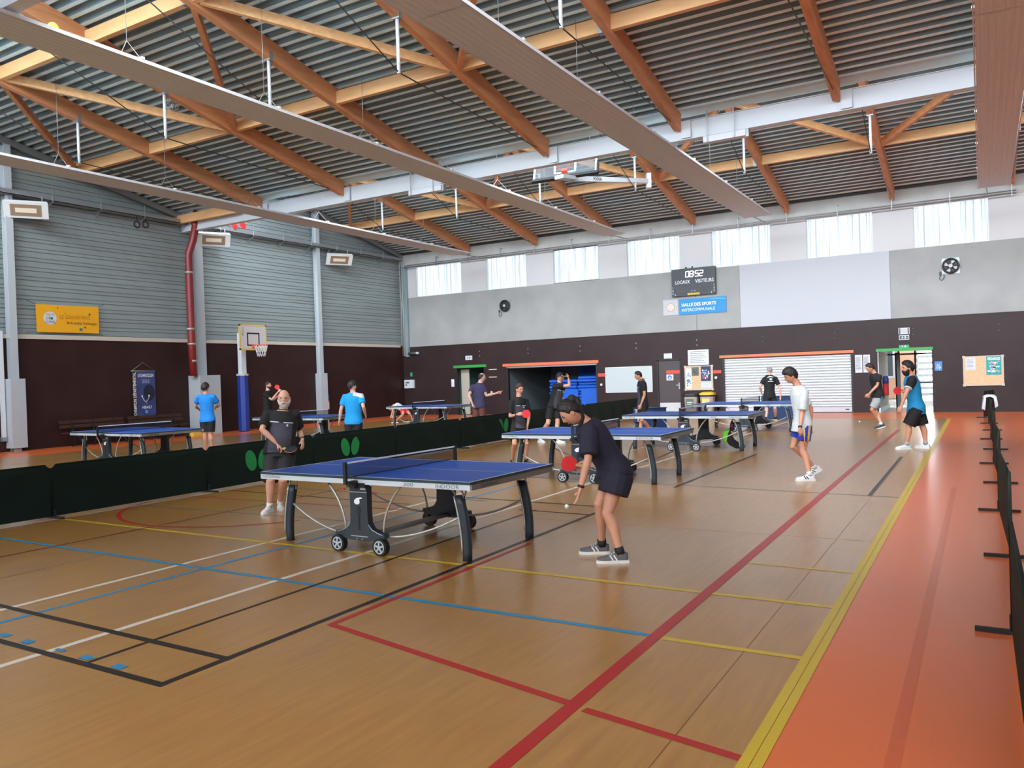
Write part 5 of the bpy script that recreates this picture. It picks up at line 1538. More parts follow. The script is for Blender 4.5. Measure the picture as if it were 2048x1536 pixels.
obj('lettering', text_mb('FOOGA', 0.09, (xb + 0.004, yb0 + 0.12, zb1 - 0.1), (0, 0, -1), (0, 1, 0), 0.001, fit=0.3), M_black, bo)
M_or = mat('orange_ring', srgb(226, 72, 54), 0.5)
rc = V3(xb + 0.36, ym_ + 0.02, zb0 + 0.16)
q = MB(); q.tube([rc + V3(0.225 * math.cos(a), 0.225 * math.sin(a), 0) for a in np.linspace(0, 2 * PI, 24)], 0.012, 6, caps=False); q.box(xb, xb + 0.15, ym_ - 0.07, ym_ + 0.1, rc[2] - 0.08, rc[2] + 0.02); obj('ring', q, M_or, t)
q = MB()
for k in range(12):
    for dr_ in (1, -1):
        q.tube([rc + V3((0.225 - 0.1 * f) * math.cos(2 * PI * (k + dr_ * f * 1.5) / 12), (0.225 - 0.1 * f) * math.sin(2 * PI * (k + dr_ * f * 1.5) / 12), -0.4 * f) for f in np.linspace(0, 1, 5)], 0.007, 4)
obj('net', q, M_logo, t)
q = MB(); q.beam((bx0, by0, 3.02), (xb - 0.02, ym_ - 0.1, zb0 + 0.2), 0.06, 0.05); q.beam((bx0, by0 + 0.08, 2.95), (xb - 0.02, ym_ + 0.2, zb0 + 0.1), 0.05, 0.05); q.beam((bx0, by0, 3.4), (xb - 0.02, ym_, zb1 - 0.3), 0.05, 0.05); obj('arms', q, M_steelw, t)

t = thing('white_post', 'tall white post leaning on the brown wall at the left edge', 'post', (XL + 0.1, 12.08, 0.3))
q = MB(); q.box(XL + 0.02, XL + 0.1, 12.0, 12.1, 0.35, 3.4); obj('pole', q, M_steelw, t)
q = MB(); q.box(XL + 0.0, XL + 0.12, 11.98, 12.12, 0.3, 0.42); obj('end_cap', q, M_steel, t)
# benches along the brown wall
def bench(y0, y1, label):
    x0 = XL + 0.32; t = thing('bench', label, 'bench', (x0, (y0 + y1) / 2, 0), 'wall benches'); Mw = mat('dark_bench_wood', srgb(62, 38, 30), 0.5)
    for j in range(3): q = MB(); q.box(x0 + 0.02 + j * 0.11, x0 + 0.115 + j * 0.11, y0, y1, 0.40, 0.43); obj('seat_slat', q, Mw, t)
    for j in range(2): q = MB(); q.box(x0 - 0.06 - j * 0.03, x0 - 0.035 - j * 0.03, y0, y1, 0.55 + j * 0.13, 0.65 + j * 0.13); obj('back_slat', q, Mw, t)
    for y in np.linspace(y0 + 0.35, y1 - 0.35, 3):
        q = MB(); q.beam((x0 + 0.06, y - 0.03, 0.0), (x0 + 0.16, y + 0.02, 0.4), 0.04, 0.04, (1, 0, 0)); q.beam((x0 + 0.34, y + 0.2, 0.0), (x0 + 0.16, y + 0.02, 0.4), 0.04, 0.04, (1, 0, 0)); q.beam((x0 + 0.02, y, 0.4), (x0 - 0.08, y, 0.8), 0.04, 0.03, (0, 1, 0)); obj('leg', q, M_black, t)


bench(13.5, 15.55, 'dark slatted bench against the brown wall, left of two behind the table'); bench(15.7, 17.7, 'dark slatted bench against the brown wall, right of two beside the wide column')
v = atX(392, 869, XL + 0.75); t = thing('yellow_box', 'small yellow box on the floor at the wide column', 'box', (v[0] + 0.2, v[1], 0))
q = MB(); q.box(v[0], v[0] + 0.25, v[1] - 0.28, v[1] + 0.2, 0, 0.2); obj('body', q, mat('yellow_card', srgb(214, 176, 74), 0.7), t)
q = MB(); q.box(v[0] - 0.01, v[0] + 0.26, v[1] - 0.29, v[1] + 0.21, 0.2, 0.23); obj('lid', q, mat('yellow_card', srgb(214, 176, 74), 0.7), t)


def extinguisher_cover(c, n, label):
    """red cover with blue top, c: bottom centre on the wall, n: away from the wall"""
    c = np.array(c, float); n = nrm(n); s = np.cross(UP, n); t = thing('extinguisher_cover', label, 'extinguisher', c)
    q = MB(); q.loft([q.ring(c + n * 0.1 + UP * z, s, n, 0.12 * w, 0.10 * w, 14) for z, w in ((0.0, 0.85), (0.05, 1), (0.42, 1))]); obj('red_cover', q, mat('red_canvas', srgb(186, 40, 42), 0.6), t)
    q = MB(); q.loft([q.ring(c + n * 0.1 + UP * z, s, n, 0.121 * w, 0.101 * w, 14) for z, w in ((0.42, 1), (0.6, 1), (0.68, 0.7))]); obj('blue_top', q, mat('blue_canvas', srgb(44, 62, 130), 0.6), t)
    q = MB(); q.obox(c + n * 0.202 + UP * 0.2, s, n, UP, 0.02, 0.004, 0.16); obj('strap', q, M_paper, t)


v = atX(652, 817, XL + 0.1); extinguisher_cover((XL + 0.06, v[1], 0.5), (1, 0, 0), 'red and blue extinguisher cover on the brown wall by the narrow column')
extinguisher_cover((-3.08, YF + 1.0, 0.55), (1, 0, 0), 'red and blue extinguisher cover inside the right doorway')
# corner trunking and its motor
t = thing('corner_trunking', 'vertical galvanised trunking and pipes in the far left corner', 'trunking', (XL + 0.3, YF - 0.12, 2.75))
q = MB(); q.box(XL + 0.22, XL + 0.42, YF - 0.12, YF - 0.01, 2.75, 7.0); obj('duct', q, mat('blue_grey_duct', srgb(140, 160, 166), 0.4, metal=0.3), t)
for dx in (0.05, 0.14): q = MB(); q.tube([(XL + dx, YF - 0.07, 2.8), (XL + dx, YF - 0.07, 7.1)], 0.025, 8); obj('pipe', q, M_cream if dx > 0.1 else M_steel, t)
q = MB(); q.tube([(XL + 0.4, YF - 0.1, 2.9), (XL + 0.85, YF - 0.1, 2.9)], 0.07, 10); obj('sounder', q, M_dkgrey, t)
q = MB(); q.tube([(XL + 0.85, YF - 0.1, 2.9), (XL + 0.97, YF - 0.1, 2.9)], 0.06, 10); obj('sounder_cap', q, M_paper, t)
# red discs and black rings up on the tray
for px_, lab in ((469, 'red disc lying on the cable tray, left one'), (486, 'red disc lying on the cable tray, right one')):
    v = atX(px_, 457, XL + 0.36); q = MB(); q.disc(v + V3(0, 0, 0.12), (1, 0.1, 0.3), 0.15, 0.03, 20); tag(obj('flying_disc', q, M_rubR), lab, 'disc', 'discs on the tray')
for px_, lab in ((274, 'black ring hanging under the cable tray, left one'), (291, 'black ring hanging under the cable tray, right one')):
    v = atX(px_, 449, XL + 0.3); q = MB(); q.tube([v + V3(0, 0.1 * math.cos(a), 0.1 * math.sin(a)) for a in np.linspace(0, 2 * PI, 18)], 0.022, 6, caps=False); q.tube([v + V3(0, 0, 0.1), (v[0], v[1], 7.25)], 0.01, 5)
    tag(obj('hanging_ring', q, M_black), lab, 'ring', 'rings under the tray')

# ================================================================== END WALL THINGS
def on_wall(x0, x1, z0, z1, m_, name, label=None, cat=None, th=0.02, parent=None, y=YF, group=None):
    q = MB(); q.box(x0, x1, y - th, y, z0, z1); o = obj(name, q, m_, parent)
    if parent is None: tag(o, label, cat, group)
    return o


def wtext(txt, x, z, size, m_, parent, fit=None, y=YF, bold=0.0):
    return obj('lettering', text_mb(txt, size, (x, y, z), (1, 0, 0), (0, 0, 1), 0.002, fit=fit, bold=bold), m_, parent)


# fans
for cx, cz, lab in ((-18.0, 4.77, 'left'), (-0.83, 4.83, 'right')):
    t = thing('wall_fan', 'black wall fan on the raw concrete, %s of two' % lab, 'fan', (cx, YF - 0.1, cz), 'wall fans')
    q = MB(); q.box(cx - 0.26, cx + 0.26, YF - 0.02, YF, cz - 0.26, cz + 0.26); obj('back_plate', q, M_steel, t)
    q = MB(); q.tube([(cx + 0.23 * math.cos(a), YF - 0.08, cz + 0.23 * math.sin(a)) for a in np.linspace(0, 2 * PI, 28)], 0.03, 8, caps=False); obj('shroud', q, M_black, t)
    q = MB(); q.disc((cx, YF - 0.022, cz), (0, 1, 0), 0.22, 0.006, 28); obj('opening', q, M_paper if cx > -5 else M_dkgrey, t)
    for k in range(4):
        a = PI / 2 * k + 0.4; q = MB(); d = V3(math.cos(a), 0, math.sin(a)); e_ = V3(-math.sin(a), 0, math.cos(a))
        q.add([(cx, YF - 0.06, cz) + d * 0.05 - e_ * 0.03, (cx, YF - 0.06, cz) + d * 0.2 - e_ * 0.1, (cx, YF - 0.06, cz) + d * 0.21 + e_ * 0.08, (cx, YF - 0.085, cz) + d * 0.05 + e_ * 0.04], [(0, 1, 2, 3)]); obj('blade', q, M_black, t)
    q = MB(); q.disc((cx, YF - 0.08, cz), (0, 1, 0), 0.06, 0.08, 16); obj('hub', q, M_hub, t)
    q = MB()
    for a in np.linspace(0, PI, 5)[:-1]: q.tube([(cx + 0.23 * math.cos(a), YF - 0.115, cz + 0.23 * math.sin(a)), (cx - 0.23 * math.cos(a), YF - 0.115, cz - 0.23 * math.sin(a))], 0.005, 4)
    obj('guard', q, M_black, t)
    q = MB(); q.box(cx - 0.34, cx - 0.27, YF - 0.05, YF, cz - 0.27, cz - 0.17); q.tube([(cx - 0.3, YF - 0.03, cz - 0.27), (cx - 0.34, YF - 0.03, cz - 0.4), (cx - 0.27, YF - 0.03, cz - 0.46), (cx - 0.2, YF - 0.03, cz - 0.38), (cx - 0.2, YF - 0.03, cz - 0.25)], 0.012, 6); obj('cable_box', q, M_dkgrey, t)
# scoreboard
t = thing('scoreboard', 'dark grey electronic scoreboard reading 08:52 above the blue sign', 'scoreboard', (-9.5, YF - 0.1, 4.55))
M_sb = mat('scoreboard_face', srgb(44, 52, 58), 0.45); M_led = mat('white_led', (0.9, 0.92, 0.95), 0.5, emit=0.3)
q = MB(); q.box(-10.36, -8.64, YF - 0.12, YF, 4.55, 5.6); obj('case', q, M_sb, t)
ysb = YF - 0.1225
q = MB()
SEG = {'0': 'abcdef', '8': 'abcdefg', '5': 'acdfg', '2': 'abdeg'}
for ch, xx in (('0', -9.80), ('8', -9.63), ('5', -9.42), ('2', -9.25)):
    w_, h_, th_ = 0.125, 0.21, 0.034; z_ = 5.27; sl = 0.1
    sg = dict(a=(0, h_, w_, h_), g=(0, h_ / 2, w_, h_ / 2), d=(0, 0, w_, 0), f=(0, h_ / 2, 0, h_), b=(w_, h_ / 2, w_, h_), e=(0, 0, 0, h_ / 2), c=(w_, 0, w_, h_ / 2))
    for s_ in SEG[ch]:
        a0, b0, a1, b1 = sg[s_]; q.beam((xx + a0 + b0 * sl, ysb, z_ + b0), (xx + a1 + b1 * sl, ysb, z_ + b1), th_, 0.003, (0, 1, 0))
for z_ in (5.33, 5.43): q.disc((-9.46, ysb, z_), (0, 1, 0), 0.014, 0.003, 8)
obj('led_digits', q, M_led, t)
wtext('LOCAUX', -10.22, 5.02, 0.19, M_logo, t, 0.58, ysb, 0.002); wtext('VISITEURS', -9.42, 5.02, 0.19, M_logo, t, 0.72, ysb, 0.002)
for i, ch in enumerate('123'):
    wtext(ch, -10.34, 4.86 - i * 0.11, 0.09, M_logo, t, None, ysb, 0.002); wtext(ch, -8.72, 4.86 - i * 0.11, 0.09, M_logo, t, None, ysb, 0.002)
wtext('S', -10.24, 4.58, 0.09, M_logo, t, None, ysb, 0.002); wtext('S', -8.82, 4.58, 0.09, M_logo, t, None, ysb, 0.002); wtext('<  >', -9.6, 4.7, 0.08, M_logo, t, 0.18, ysb)
for (a, b_) in ((-10.18, -9.78), (-9.3, -8.86)):
    q = MB(); q.box(a, b_, ysb - 0.002, ysb, 4.66, 4.92); obj('score_window', q, M_dkgrey, t)
q = MB(); q.box(-9.74, -9.26, ysb - 0.002, ysb, 4.565, 4.645); obj('maker_label', q, mat('yellow_label', srgb(190, 160, 70), 0.6), t)
obj('lettering', text_mb('BODET SPORT', 0.07, (-9.72, ysb - 0.003, 4.58), (1, 0, 0), (0, 0, 1), 0.001, fit=0.44), M_red, t) if False else None
for xx in (-9.8, -9.55): q = MB(); q.tube([(xx, YF - 0.05, 5.6), (xx, YF - 0.02, 5.66)], 0.03, 8); obj('mount_hook', q, M_black, t)
# signs under the scoreboard
t = thing('hall_sign', 'bright blue hall name sign under the scoreboard', 'sign', (-9.2, YF, 3.83))
q = MB(); q.box(-10.12, -8.28, YF - 0.03, YF, 3.83, 4.44); obj('board', q, mat('sign_blue', srgb(14, 130, 192), 0.5), t)
wtext('HALLE DES SPORTS', -10.02, 4.15, 0.17, M_logo, t, 1.34, YF - 0.032, 0.004); wtext('INTERCOMMUNALE', -10.02, 3.95, 0.16, M_logo, t, 1.30, YF - 0.032)
q = MB(); q.prism([(0, 0), (0.8, -0.06), (0.8, -0.02), (0.4, 0.02)], (-9.08, YF - 0.032, 4.38), (1, 0, 0), (0, 0, 1), (0, -0.001, 0)); obj('swoosh_print', q, mat('light_sign_blue', srgb(70, 170, 214), 0.5), t)
t = thing('emblem_sign', 'square white sign with round emblem left of the blue hall sign', 'sign', (-10.45, YF, 3.84))
q = MB(); q.box(-10.77, -10.16, YF - 0.025, YF, 3.84, 4.45); obj('board', q, M_panelwhite, t)
q = MB(); q.disc((-10.46, YF - 0.027, 4.15), (0, 1, 0), 0.17, 0.004, 24); obj('emblem_ring', q, mat('yellow_label', srgb(190, 160, 70), 0.6), t)
q = MB(); q.disc((-10.46, YF - 0.030, 4.15), (0, 1, 0), 0.14, 0.004, 24); obj('emblem_disc', q, M_paper, t)
for i, s_t in enumerate(('PAYS', 'DE', 'LUNEL')): wtext(s_t, -10.55, 4.19 - i * 0.075, 0.07, M_orangebar, t, (0.16, 0.08, 0.2)[i], YF - 0.0345)
# doorway lintels and bars
M_g2 = M_green
on_wall(-20.86, -19.10, 2.12, 2.24, M_green, 'door_1', None, None, 0.04)['kind'] = 'structure'
on_wall(-3.16, -1.42, 2.09, 2.19, M_green, 'door_3', None, None, 0.04)['kind'] = 'structure'
on_wall(-18.22, -13.62, 2.10, 2.22, M_orangebar, 'trim_1', None, None, 0.05)['kind'] = 'structure'
on_wall(-8.6, -3.88, 2.09, 2.19, M_orangebar, 'trim_2', None, None, 0.05)['kind'] = 'structure'
for n_, l_ in (('door_1', 'green painted lintel over the left doorway'), ('door_3', 'green painted lintel over the right doorway'), ('trim_1', 'orange bar over the open store of blue mats'), ('trim_2', 'orange bar over the roller shutter')): bpy.data.objects[n_]['label'] = l_
q = MB(); q.box(-20.80, -20.70, YF, YF + 0.1, 0, 2.12); q.box(-19.24, -19.17, YF, YF + 0.1, 0, 2.12); obj('door_frame', q, M_black, bpy.data.objects['door_1'])
q = MB(); q.box(-18.08, -13.7, YF + 0.0, YF + 0.12, 2.02, 2.10); obj('grey_rail', q, M_steel, bpy.data.objects['trim_1'])
q = MB(); q.box(-18.08, -17.98, YF, YF + 0.1, 0, 2.05); q.box(-13.76, -13.7, YF, YF + 0.1, 0, 2.05); obj('guide_post', q, M_black, bpy.data.objects['trim_1'])
# door leaf with blue round sign
q = MB(); q.box(-11.06, -10.18, YF + 0.04, YF + 0.1, 0, 2.08); d2 = struct('door_2', q, mat('dark_door', srgb(66, 58, 60), 0.45), 'dark service door with red bar and blue round notice')
for (a, b_, c_, d_) in ((-11.12, -11.06, 0, 2.12), (-10.18, -10.14, 0, 2.12), (-11.12, -10.14, 2.08, 2.13)): q = MB(); q.box(a, b_, YF - 0.01, YF + 0.12, c_, d_); obj('door_frame', q, M_black, d2)
q = MB(); q.box(-11.04, -10.2, YF + 0.03, YF + 0.04, 0.08, 0.42); obj('kick_plate', q, mat('pale_kick_plate', srgb(196, 204, 206), 0.35, metal=0.3), d2)
q = MB(); q.box(-10.74, -10.16, YF + 0.02, YF + 0.04, 1.56, 1.69); obj('red_bar', q, mat('red_bar_paint', srgb(206, 72, 58), 0.5), d2)
q = MB(); q.box(-10.74, -10.46, YF + 0.02, YF + 0.04, 1.3, 1.53); obj('notice', q, M_paper, d2)
q = MB(); q.disc((-10.60, YF + 0.018, 1.415), (0, 1, 0), 0.085, 0.004, 20); obj('blue_symbol', q, mat('symbol_blue', srgb(40, 120, 180), 0.5), d2)
q = MB(); q.disc((-10.60, YF + 0.014, 1.40), (0, 1, 0), 0.045, 0.004, 14); obj('white_symbol', q, M_paper, d2)
q = MB(); q.box(-10.24, -10.2, YF - 0.005, YF + 0.04, 0.95, 1.2); q.box(-10.34, -10.2, YF - 0.03, YF - 0.01, 1.09, 1.12); obj('handle', q, M_hub, d2)
# roller shutter
q = MB(); q.box(-8.52, -8.44, YF, YF + 0.12, 0, 2.08); q.box(-3.98, -3.92, YF, YF + 0.12, 0, 2.08); sh_ = struct('door_4', q, M_black, 'closed silver roller shutter under an orange bar')
M_slat = mat('silver_shutter_slat', srgb(202, 208, 210), 0.32, metal=0.15)
zz = 0.2; ns = 19; sp = (2.08 - zz) / ns
mesh_sh = None
for k in range(ns):
    q = MB(); rows = []
    for j in range(9):
        f = j / 8; rows.append((zz + sp * (k + f), YF + float(np.interp(f, [0, 0.1, 0.3, 0.55, 0.8, 1.0], [0.098, 0.055, 0.04, 0.052, 0.078, 0.098]))))
    vs = []
    for z_, y_ in rows: vs += [(-8.44, y_, z_), (-3.98, y_, z_)]
    q.add(vs, [(2 * j, 2 * j + 1, 2 * j + 3, 2 * j + 2) for j in range(8)], 0, True); obj('slat', q, M_slat, sh_)
q = MB(); q.box(-8.44, -3.98, YF + 0.05, YF + 0.1, 0.02, 0.2); obj('bottom_bar', q, mat('pale_bar', srgb(190, 194, 200), 0.4), sh_)
q = MB(); q.box(-4.2, -4.08, YF + 0.04, YF + 0.05, 0.09, 0.13); obj('lock', q, M_black, sh_)
q = MB(); q.box(-8.52, -3.92, YF + 0.15, YF + 0.2, 0, 2.1); obj('backing', q, M_dkgrey, sh_)
# stacked blue gym mats
M_mat = mat('blue_gym_mat', srgb(22, 92, 196), 0.4); M_mat2 = mat('deep_blue_gym_mat', srgb(16, 70, 168), 0.45)
t_ = 0
for col, (x0, x1, y0, y1) in enumerate(((-16.35, -15.0, 31.0, 33.2), (-14.97, -13.78, 30.9, 33.1))):
    z = 0.02
    for k in range(11 if col == 0 else 12):
        h_ = 0.13; g_ = 0.012; q = MB(); j = random.uniform(-0.03, 0.03)
        lo = [(x0 + 0.02 + j, y0 + j), (x1 - 0.02 + j, y0 + j), (x1 - 0.02 + j, y1), (x0 + 0.02 + j, y1)]
        q.loft([[(x + (0.03 if s_ else 0) * (1 if i in (0, 3) else -1), y + (0.06 if s_ and i < 2 else 0), z + dz - (g_ if dz == g_ else 0)) for i, (x, y) in enumerate(lo)] for dz, s_ in ((g_, 1), (0.03, 0), (h_ - 0.03, 0), (h_, 1))], smooth=False)
        o = obj('gym_mat', q, M_mat if k % 3 else M_mat2); tag(o, 'blue gym mat in the %s stack of the open store, %s from the floor' % (('left', 'right')[col], ORD[k]), 'gym mat', 'stacked gym mats'); z += h_
for i, (x0, x1, z0, z1, yy, lab) in enumerate(((-16.0, -14.9, 0.02, 1.0, 30.82, 'leaning in front of the left stack'), (-14.7, -13.85, 0.02, 1.05, 30.72, 'leaning in front of the right stack'))):
    q = MB(); q.box(x0, x1, yy, yy + 0.08, z0, z1); o = obj('gym_mat', q, M_mat); tag(o, 'upright blue gym mat ' + lab, 'gym mat', 'upright gym mats')
q = MB(); q.box(-16.1, -14.4, 33.4, 33.5, 0.02, 2.3); tag(obj('gym_mat', q, M_mat2), 'tall deep blue mat standing behind the stacks', 'gym mat')
q = MB(); q.prism([(0, 0), (0.85, 0), (0.85, 0.32), (0.15, 0.55)], (-14.7, 32.9, 1.62), (1, 0, 0), (0, 0, 1), (0, 0.06, 0)); tag(obj('foam_sheet', q, M_cream), 'pale slanted foam sheet resting on the right stack of mats', 'foam')
# whiteboard, papers, boards
t = thing('whiteboard', 'blank whiteboard on the brown wall behind the walking man', 'whiteboard', (-12.3, YF, 0.88))
q = MB(); q.box(-13.31, -11.33, YF - 0.02, YF, 0.88, 1.88); obj('board', q, mat('whiteboard_face', srgb(182, 196, 198), 0.3), t)
q = MB()
for (a, b_, c_, d_) in ((-13.33, -11.31, 0.86, 0.885), (-13.33, -11.31, 1.875, 1.9), (-13.33, -13.305, 0.86, 1.9), (-11.335, -11.31, 0.86, 1.9)): q.box(a, b_, YF - 0.03, YF, c_, d_)
obj('frame', q, M_steelw, t)
on_wall(-13.66, -13.33, 1.53, 1.67, mat('red_bar_paint', srgb(206, 72, 58), 0.5), 'red_wall_bar', 'short red bar left of the whiteboard', 'bar', group='red bars')
on_wall(-8.87, -8.56, 1.52, 1.64, mat('red_bar_paint', srgb(206, 72, 58), 0.5), 'red_wall_bar', 'short red bar between cork board and roller shutter', 'bar', group='red bars')
for x_, z_, lab in ((-13.52, 1.2, 'left of the whiteboard'), (-8.76, 1.36, 'left of the roller shutter')):
    q = MB(); q.disc((x_, YF - 0.02, z_), (0, 1, 0), 0.05, 0.05, 14); tag(obj('round_switch', q, M_paper), 'small white round switch ' + lab, 'switch', 'round switches')


def notice(x0, x1, z0, z1, label, lines=6, parent=None, name='notice_sheet', m_=M_paper, hdr=None, cat='notice', y=YF):
    o = on_wall(x0, x1, z0, z1, m_, name, label, cat, 0.006, parent, y)
    w, h = x1 - x0, z1 - z0
    q = MB()
    for i in range(lines):
        f = 0.86 - 0.75 * i / max(1, lines - 1) * (0.95 if lines > 1 else 0)
        q.box(x0 + w * 0.1, x0 + w * (0.9 - 0.25 * ((i * 37) % 10) / 10), y - 0.008, y - 0.0065, z0 + h * f, z0 + h * (f + 0.025))
    obj('print_lines', q, M_print, o)
    return o


notice(-9.84, -9.02, 1.86, 2.45, 'large white notice above the left cork board', 7); notice(-10.81, -10.48, 2.16, 2.36, 'small white sign above the service door', 2)
notice(-3.84, -3.61, 1.39, 2.01, 'left of two white notice sheets beside the right doorway', 12); notice(-3.58, -3.36, 1.39, 2.01, 'right of two white notice sheets beside the right doorway', 12)


def cork(x0, x1, z0, z1, label):
    t = thing('cork_board', label, 'cork board', ((x0 + x1) / 2, YF, z0), 'cork boards')
    q = MB(); q.box(x0, x1, YF - 0.015, YF, z0, z1); obj('cork', q, mat('cork', srgb(206, 176, 140), 0.8, noise=0.1, scale=30), t)
    q = MB(); e_ = 0.025
    for (a, b_, c_, d_) in ((x0 - e_, x1 + e_, z0 - e_, z0), (x0 - e_, x1 + e_, z1, z1 + e_), (x0 - e_, x0, z0, z1), (x1, x1 + e_, z0, z1)): q.box(a, b_, YF - 0.03, YF, c_, d_)
    obj('frame', q, M_cream, t)
    q = MB()
    for a in (x0, x1):
        for c_ in (z0, z1): q.box(a - 0.04, a + 0.04, YF - 0.033, YF, c_ - 0.04, c_ + 0.04)
    obj('corner_caps', q, M_cream, t)
    return t


def poster(x0, x1, z0, z1, cols, parent=None, label=None, cells=(4, 6), y=YF - 0.015, head=None):
    q = MB(); q.box(x0, x1, y - 0.006, y, z0, z1); o = obj('poster', q, mat(*cols[0]), parent)
    if label: tag(o, label, 'poster')
    rr = random.Random(int(x0 * 100)); w, h = (x1 - x0), (z1 - z0)
    for ci, c in enumerate(cols[1:]):
        q = MB()
        for _ in range(cells[0] * cells[1] // max(1, len(cols) - 1)):
            a = x0 + w * rr.uniform(0.06, 0.74); b_ = z0 + h * rr.uniform(0.1, 0.72); q.box(a, a + w * rr.uniform(0.08, 0.2), y - 0.008 - 0.0006 * ci, y - 0.0065, b_, b_ + h * rr.uniform(0.04, 0.12))
        obj('print', q, mat(*c), o)
    if head: obj('lettering', text_mb(head, 0.12, (x0 + w * 0.08, y - 0.0085, z1 - h * 0.2), (1, 0, 0), (0, 0, 1), 0.001, fit=w * 0.84, bold=0.003), M_logo, o)
    return o


PB = ('poster_blue', srgb(70, 130, 190), 0.6); PW = ('poster_white', srgb(214, 222, 228), 0.6); PR = ('poster_red', srgb(190, 60, 60), 0.6); PN = ('poster_navy', srgb(40, 50, 90), 0.6); PT = ('poster_teal', srgb(30, 150, 150), 0.6); PP = ('poster_pink', srgb(206, 150, 140), 0.6); PGk = ('poster_grey', srgb(92, 96, 86), 0.6); PY = ('poster_yellow', srgb(214, 200, 150), 0.6)
t = cork(-9.96, -8.9, 0.92, 1.81, 'cork board crowded with posters above the two bins')
poster(-9.94, -9.72, 0.95, 1.74, [PW, PB], t); poster(-9.7, -9.42, 1.45, 1.78, [PGk, PN], t, cells=(2, 4)); poster(-9.34, -8.96, 1.24, 1.8, [PN, PR, PB, PW], t, cells=(6, 8)); notice(-9.34, -8.94, 0.95, 1.22, None, 3, t, y=YF - 0.015)
t = cork(-0.53, 0.56, 0.88, 1.80, 'mostly bare cork board right of the right doorway')
notice(-0.48, -0.2, 1.38, 1.78, None, 8, t, y=YF - 0.015); poster(0.1, 0.52, 1.2, 1.8, [PT, PP, PW], t, cells=(5, 6), head='VENDARGUES')
poster(-1.38, -1.16, 1.38, 1.69, [PB, PW], None, 'small blue and yellow poster right of the right doorway', y=YF)
poster(-21.02, -20.86, 1.28, 1.62, [PW, PB], None, 'small blue and white poster left of the left doorway', y=YF, cells=(2, 3))
# exit signs and door units
def exit_sign(x0, x1, z0, z1, label, m_bg, m_fg, txt):
    t = thing('exit_sign', label, 'sign', ((x0 + x1) / 2, YF, z0))
    q = MB(); q.box(x0, x1, YF - 0.05, YF, z0, z1); obj('housing', q, M_paper, t)
    q = MB(); q.box(x0 + 0.03, x1 - 0.03, YF - 0.053, YF - 0.05, z0 + 0.03, z1 - 0.03); obj('face', q, m_bg, t)
    obj('lettering', text_mb(txt, (z1 - z0) * 0.5, (x0 + 0.06, YF - 0.054, z0 + (z1 - z0) * 0.3), (1, 0, 0), (0, 0, 1), 0.001, fit=(x1 - x0) * 0.55), m_fg, t)
    q = MB(); q.prism([(0, 0), (0.05, 0.04), (0.02, 0.04), (0.02, 0.08), (-0.02, 0.08), (-0.02, 0.04), (-0.05, 0.04)], (x1 - 0.09, YF - 0.054, z0 + (z1 - z0) * 0.75), (1, 0, 0), (0, 0, -1), (0, -0.001, 0)); obj('arrow', q, m_fg, t)


M_eg = mat('exit_green', srgb(30, 160, 116), 0.5)
exit_sign(-20.18, -19.83, 2.47, 2.66, 'white and green exit sign over the left doorway', mat('pale_green_face', srgb(176, 206, 190), 0.5), M_eg, 'EXIT') if False else None
for x0, x1, z0, z1, lab, bgm, fgm in ((-20.18, -19.83, 2.47, 2.66, 'white and green exit sign over the left doorway', M_paper, M_eg), (-2.43, -2.12, 2.46, 2.62, 'dark-framed running-man exit sign over the right doorway', M_dkgrey, M_paper), (-2.44, -2.13, 2.19, 2.29, 'small green exit sticker just above the green lintel', M_eg, M_paper)):
    t = thing('exit_sign', lab, 'sign', ((x0 + x1) / 2, YF, z0), 'exit signs'); h_ = z1 - z0; w_ = x1 - x0
    q = MB(); q.box(x0, x1, YF - 0.04, YF, z0, z1); obj('housing', q, M_paper if bgm is not M_eg else M_eg, t)
    q = MB(); q.box(x0 + 0.02, x1 - 0.02, YF - 0.043, YF - 0.04, z0 + h_ * 0.15, z1 - h_ * 0.15); obj('face', q, bgm, t)
    q = MB(); cx = x0 + w_ * 0.35; cz = z0 + h_ * 0.5      # running figure, door and arrow
    q.disc((cx, YF - 0.045, cz + h_ * 0.24), (0, 1, 0), h_ * 0.08, 0.002, 8)
    for a, b_ in (((0, 0.16), (-0.05, -0.05)), ((-0.05, -0.05), (0.12, -0.26)), ((-0.05, -0.05), (-0.25, -0.2)), ((0, 0.12), (0.2, 0.0)), ((0, 0.12), (-0.2, 0.1))): q.beam((cx + a[0] * h_, YF - 0.045, cz + a[1] * h_), (cx + b_[0] * h_, YF - 0.045, cz + b_[1] * h_), h_ * 0.1, 0.002, (0, 1, 0))
    q.box(x0 + w_ * 0.55, x0 + w_ * 0.68, YF - 0.046, YF - 0.044, z0 + h_ * 0.22, z1 - h_ * 0.22); q.prism([(0, 0.12), (0.25, 0), (0, -0.12)], (x0 + w_ * 0.76, YF - 0.046, cz), (h_, 0, 0), (0, 0, h_), (0, 0.001, 0))
    obj('pictogram', q, fgm, t)
t = thing('emergency_light', 'white emergency light unit at the top over the right doorway', 'light', (-2.27, YF, 2.65))
q = MB(); q.box(-2.44, -2.10, YF - 0.06, YF, 2.65, 2.87); obj('housing', q, M_paper, t)
q = MB(); q.box(-2.42, -2.38, YF - 0.063, YF - 0.06, 2.66, 2.86); q.box(-2.16, -2.12, YF - 0.063, YF - 0.06, 2.66, 2.86); obj('end_grille', q, M_dkgrey, t)
q = MB(); q.box(-2.36, -2.18, YF - 0.064, YF - 0.06, 2.68, 2.84); obj('diffuser', q, M_panelwhite, t)
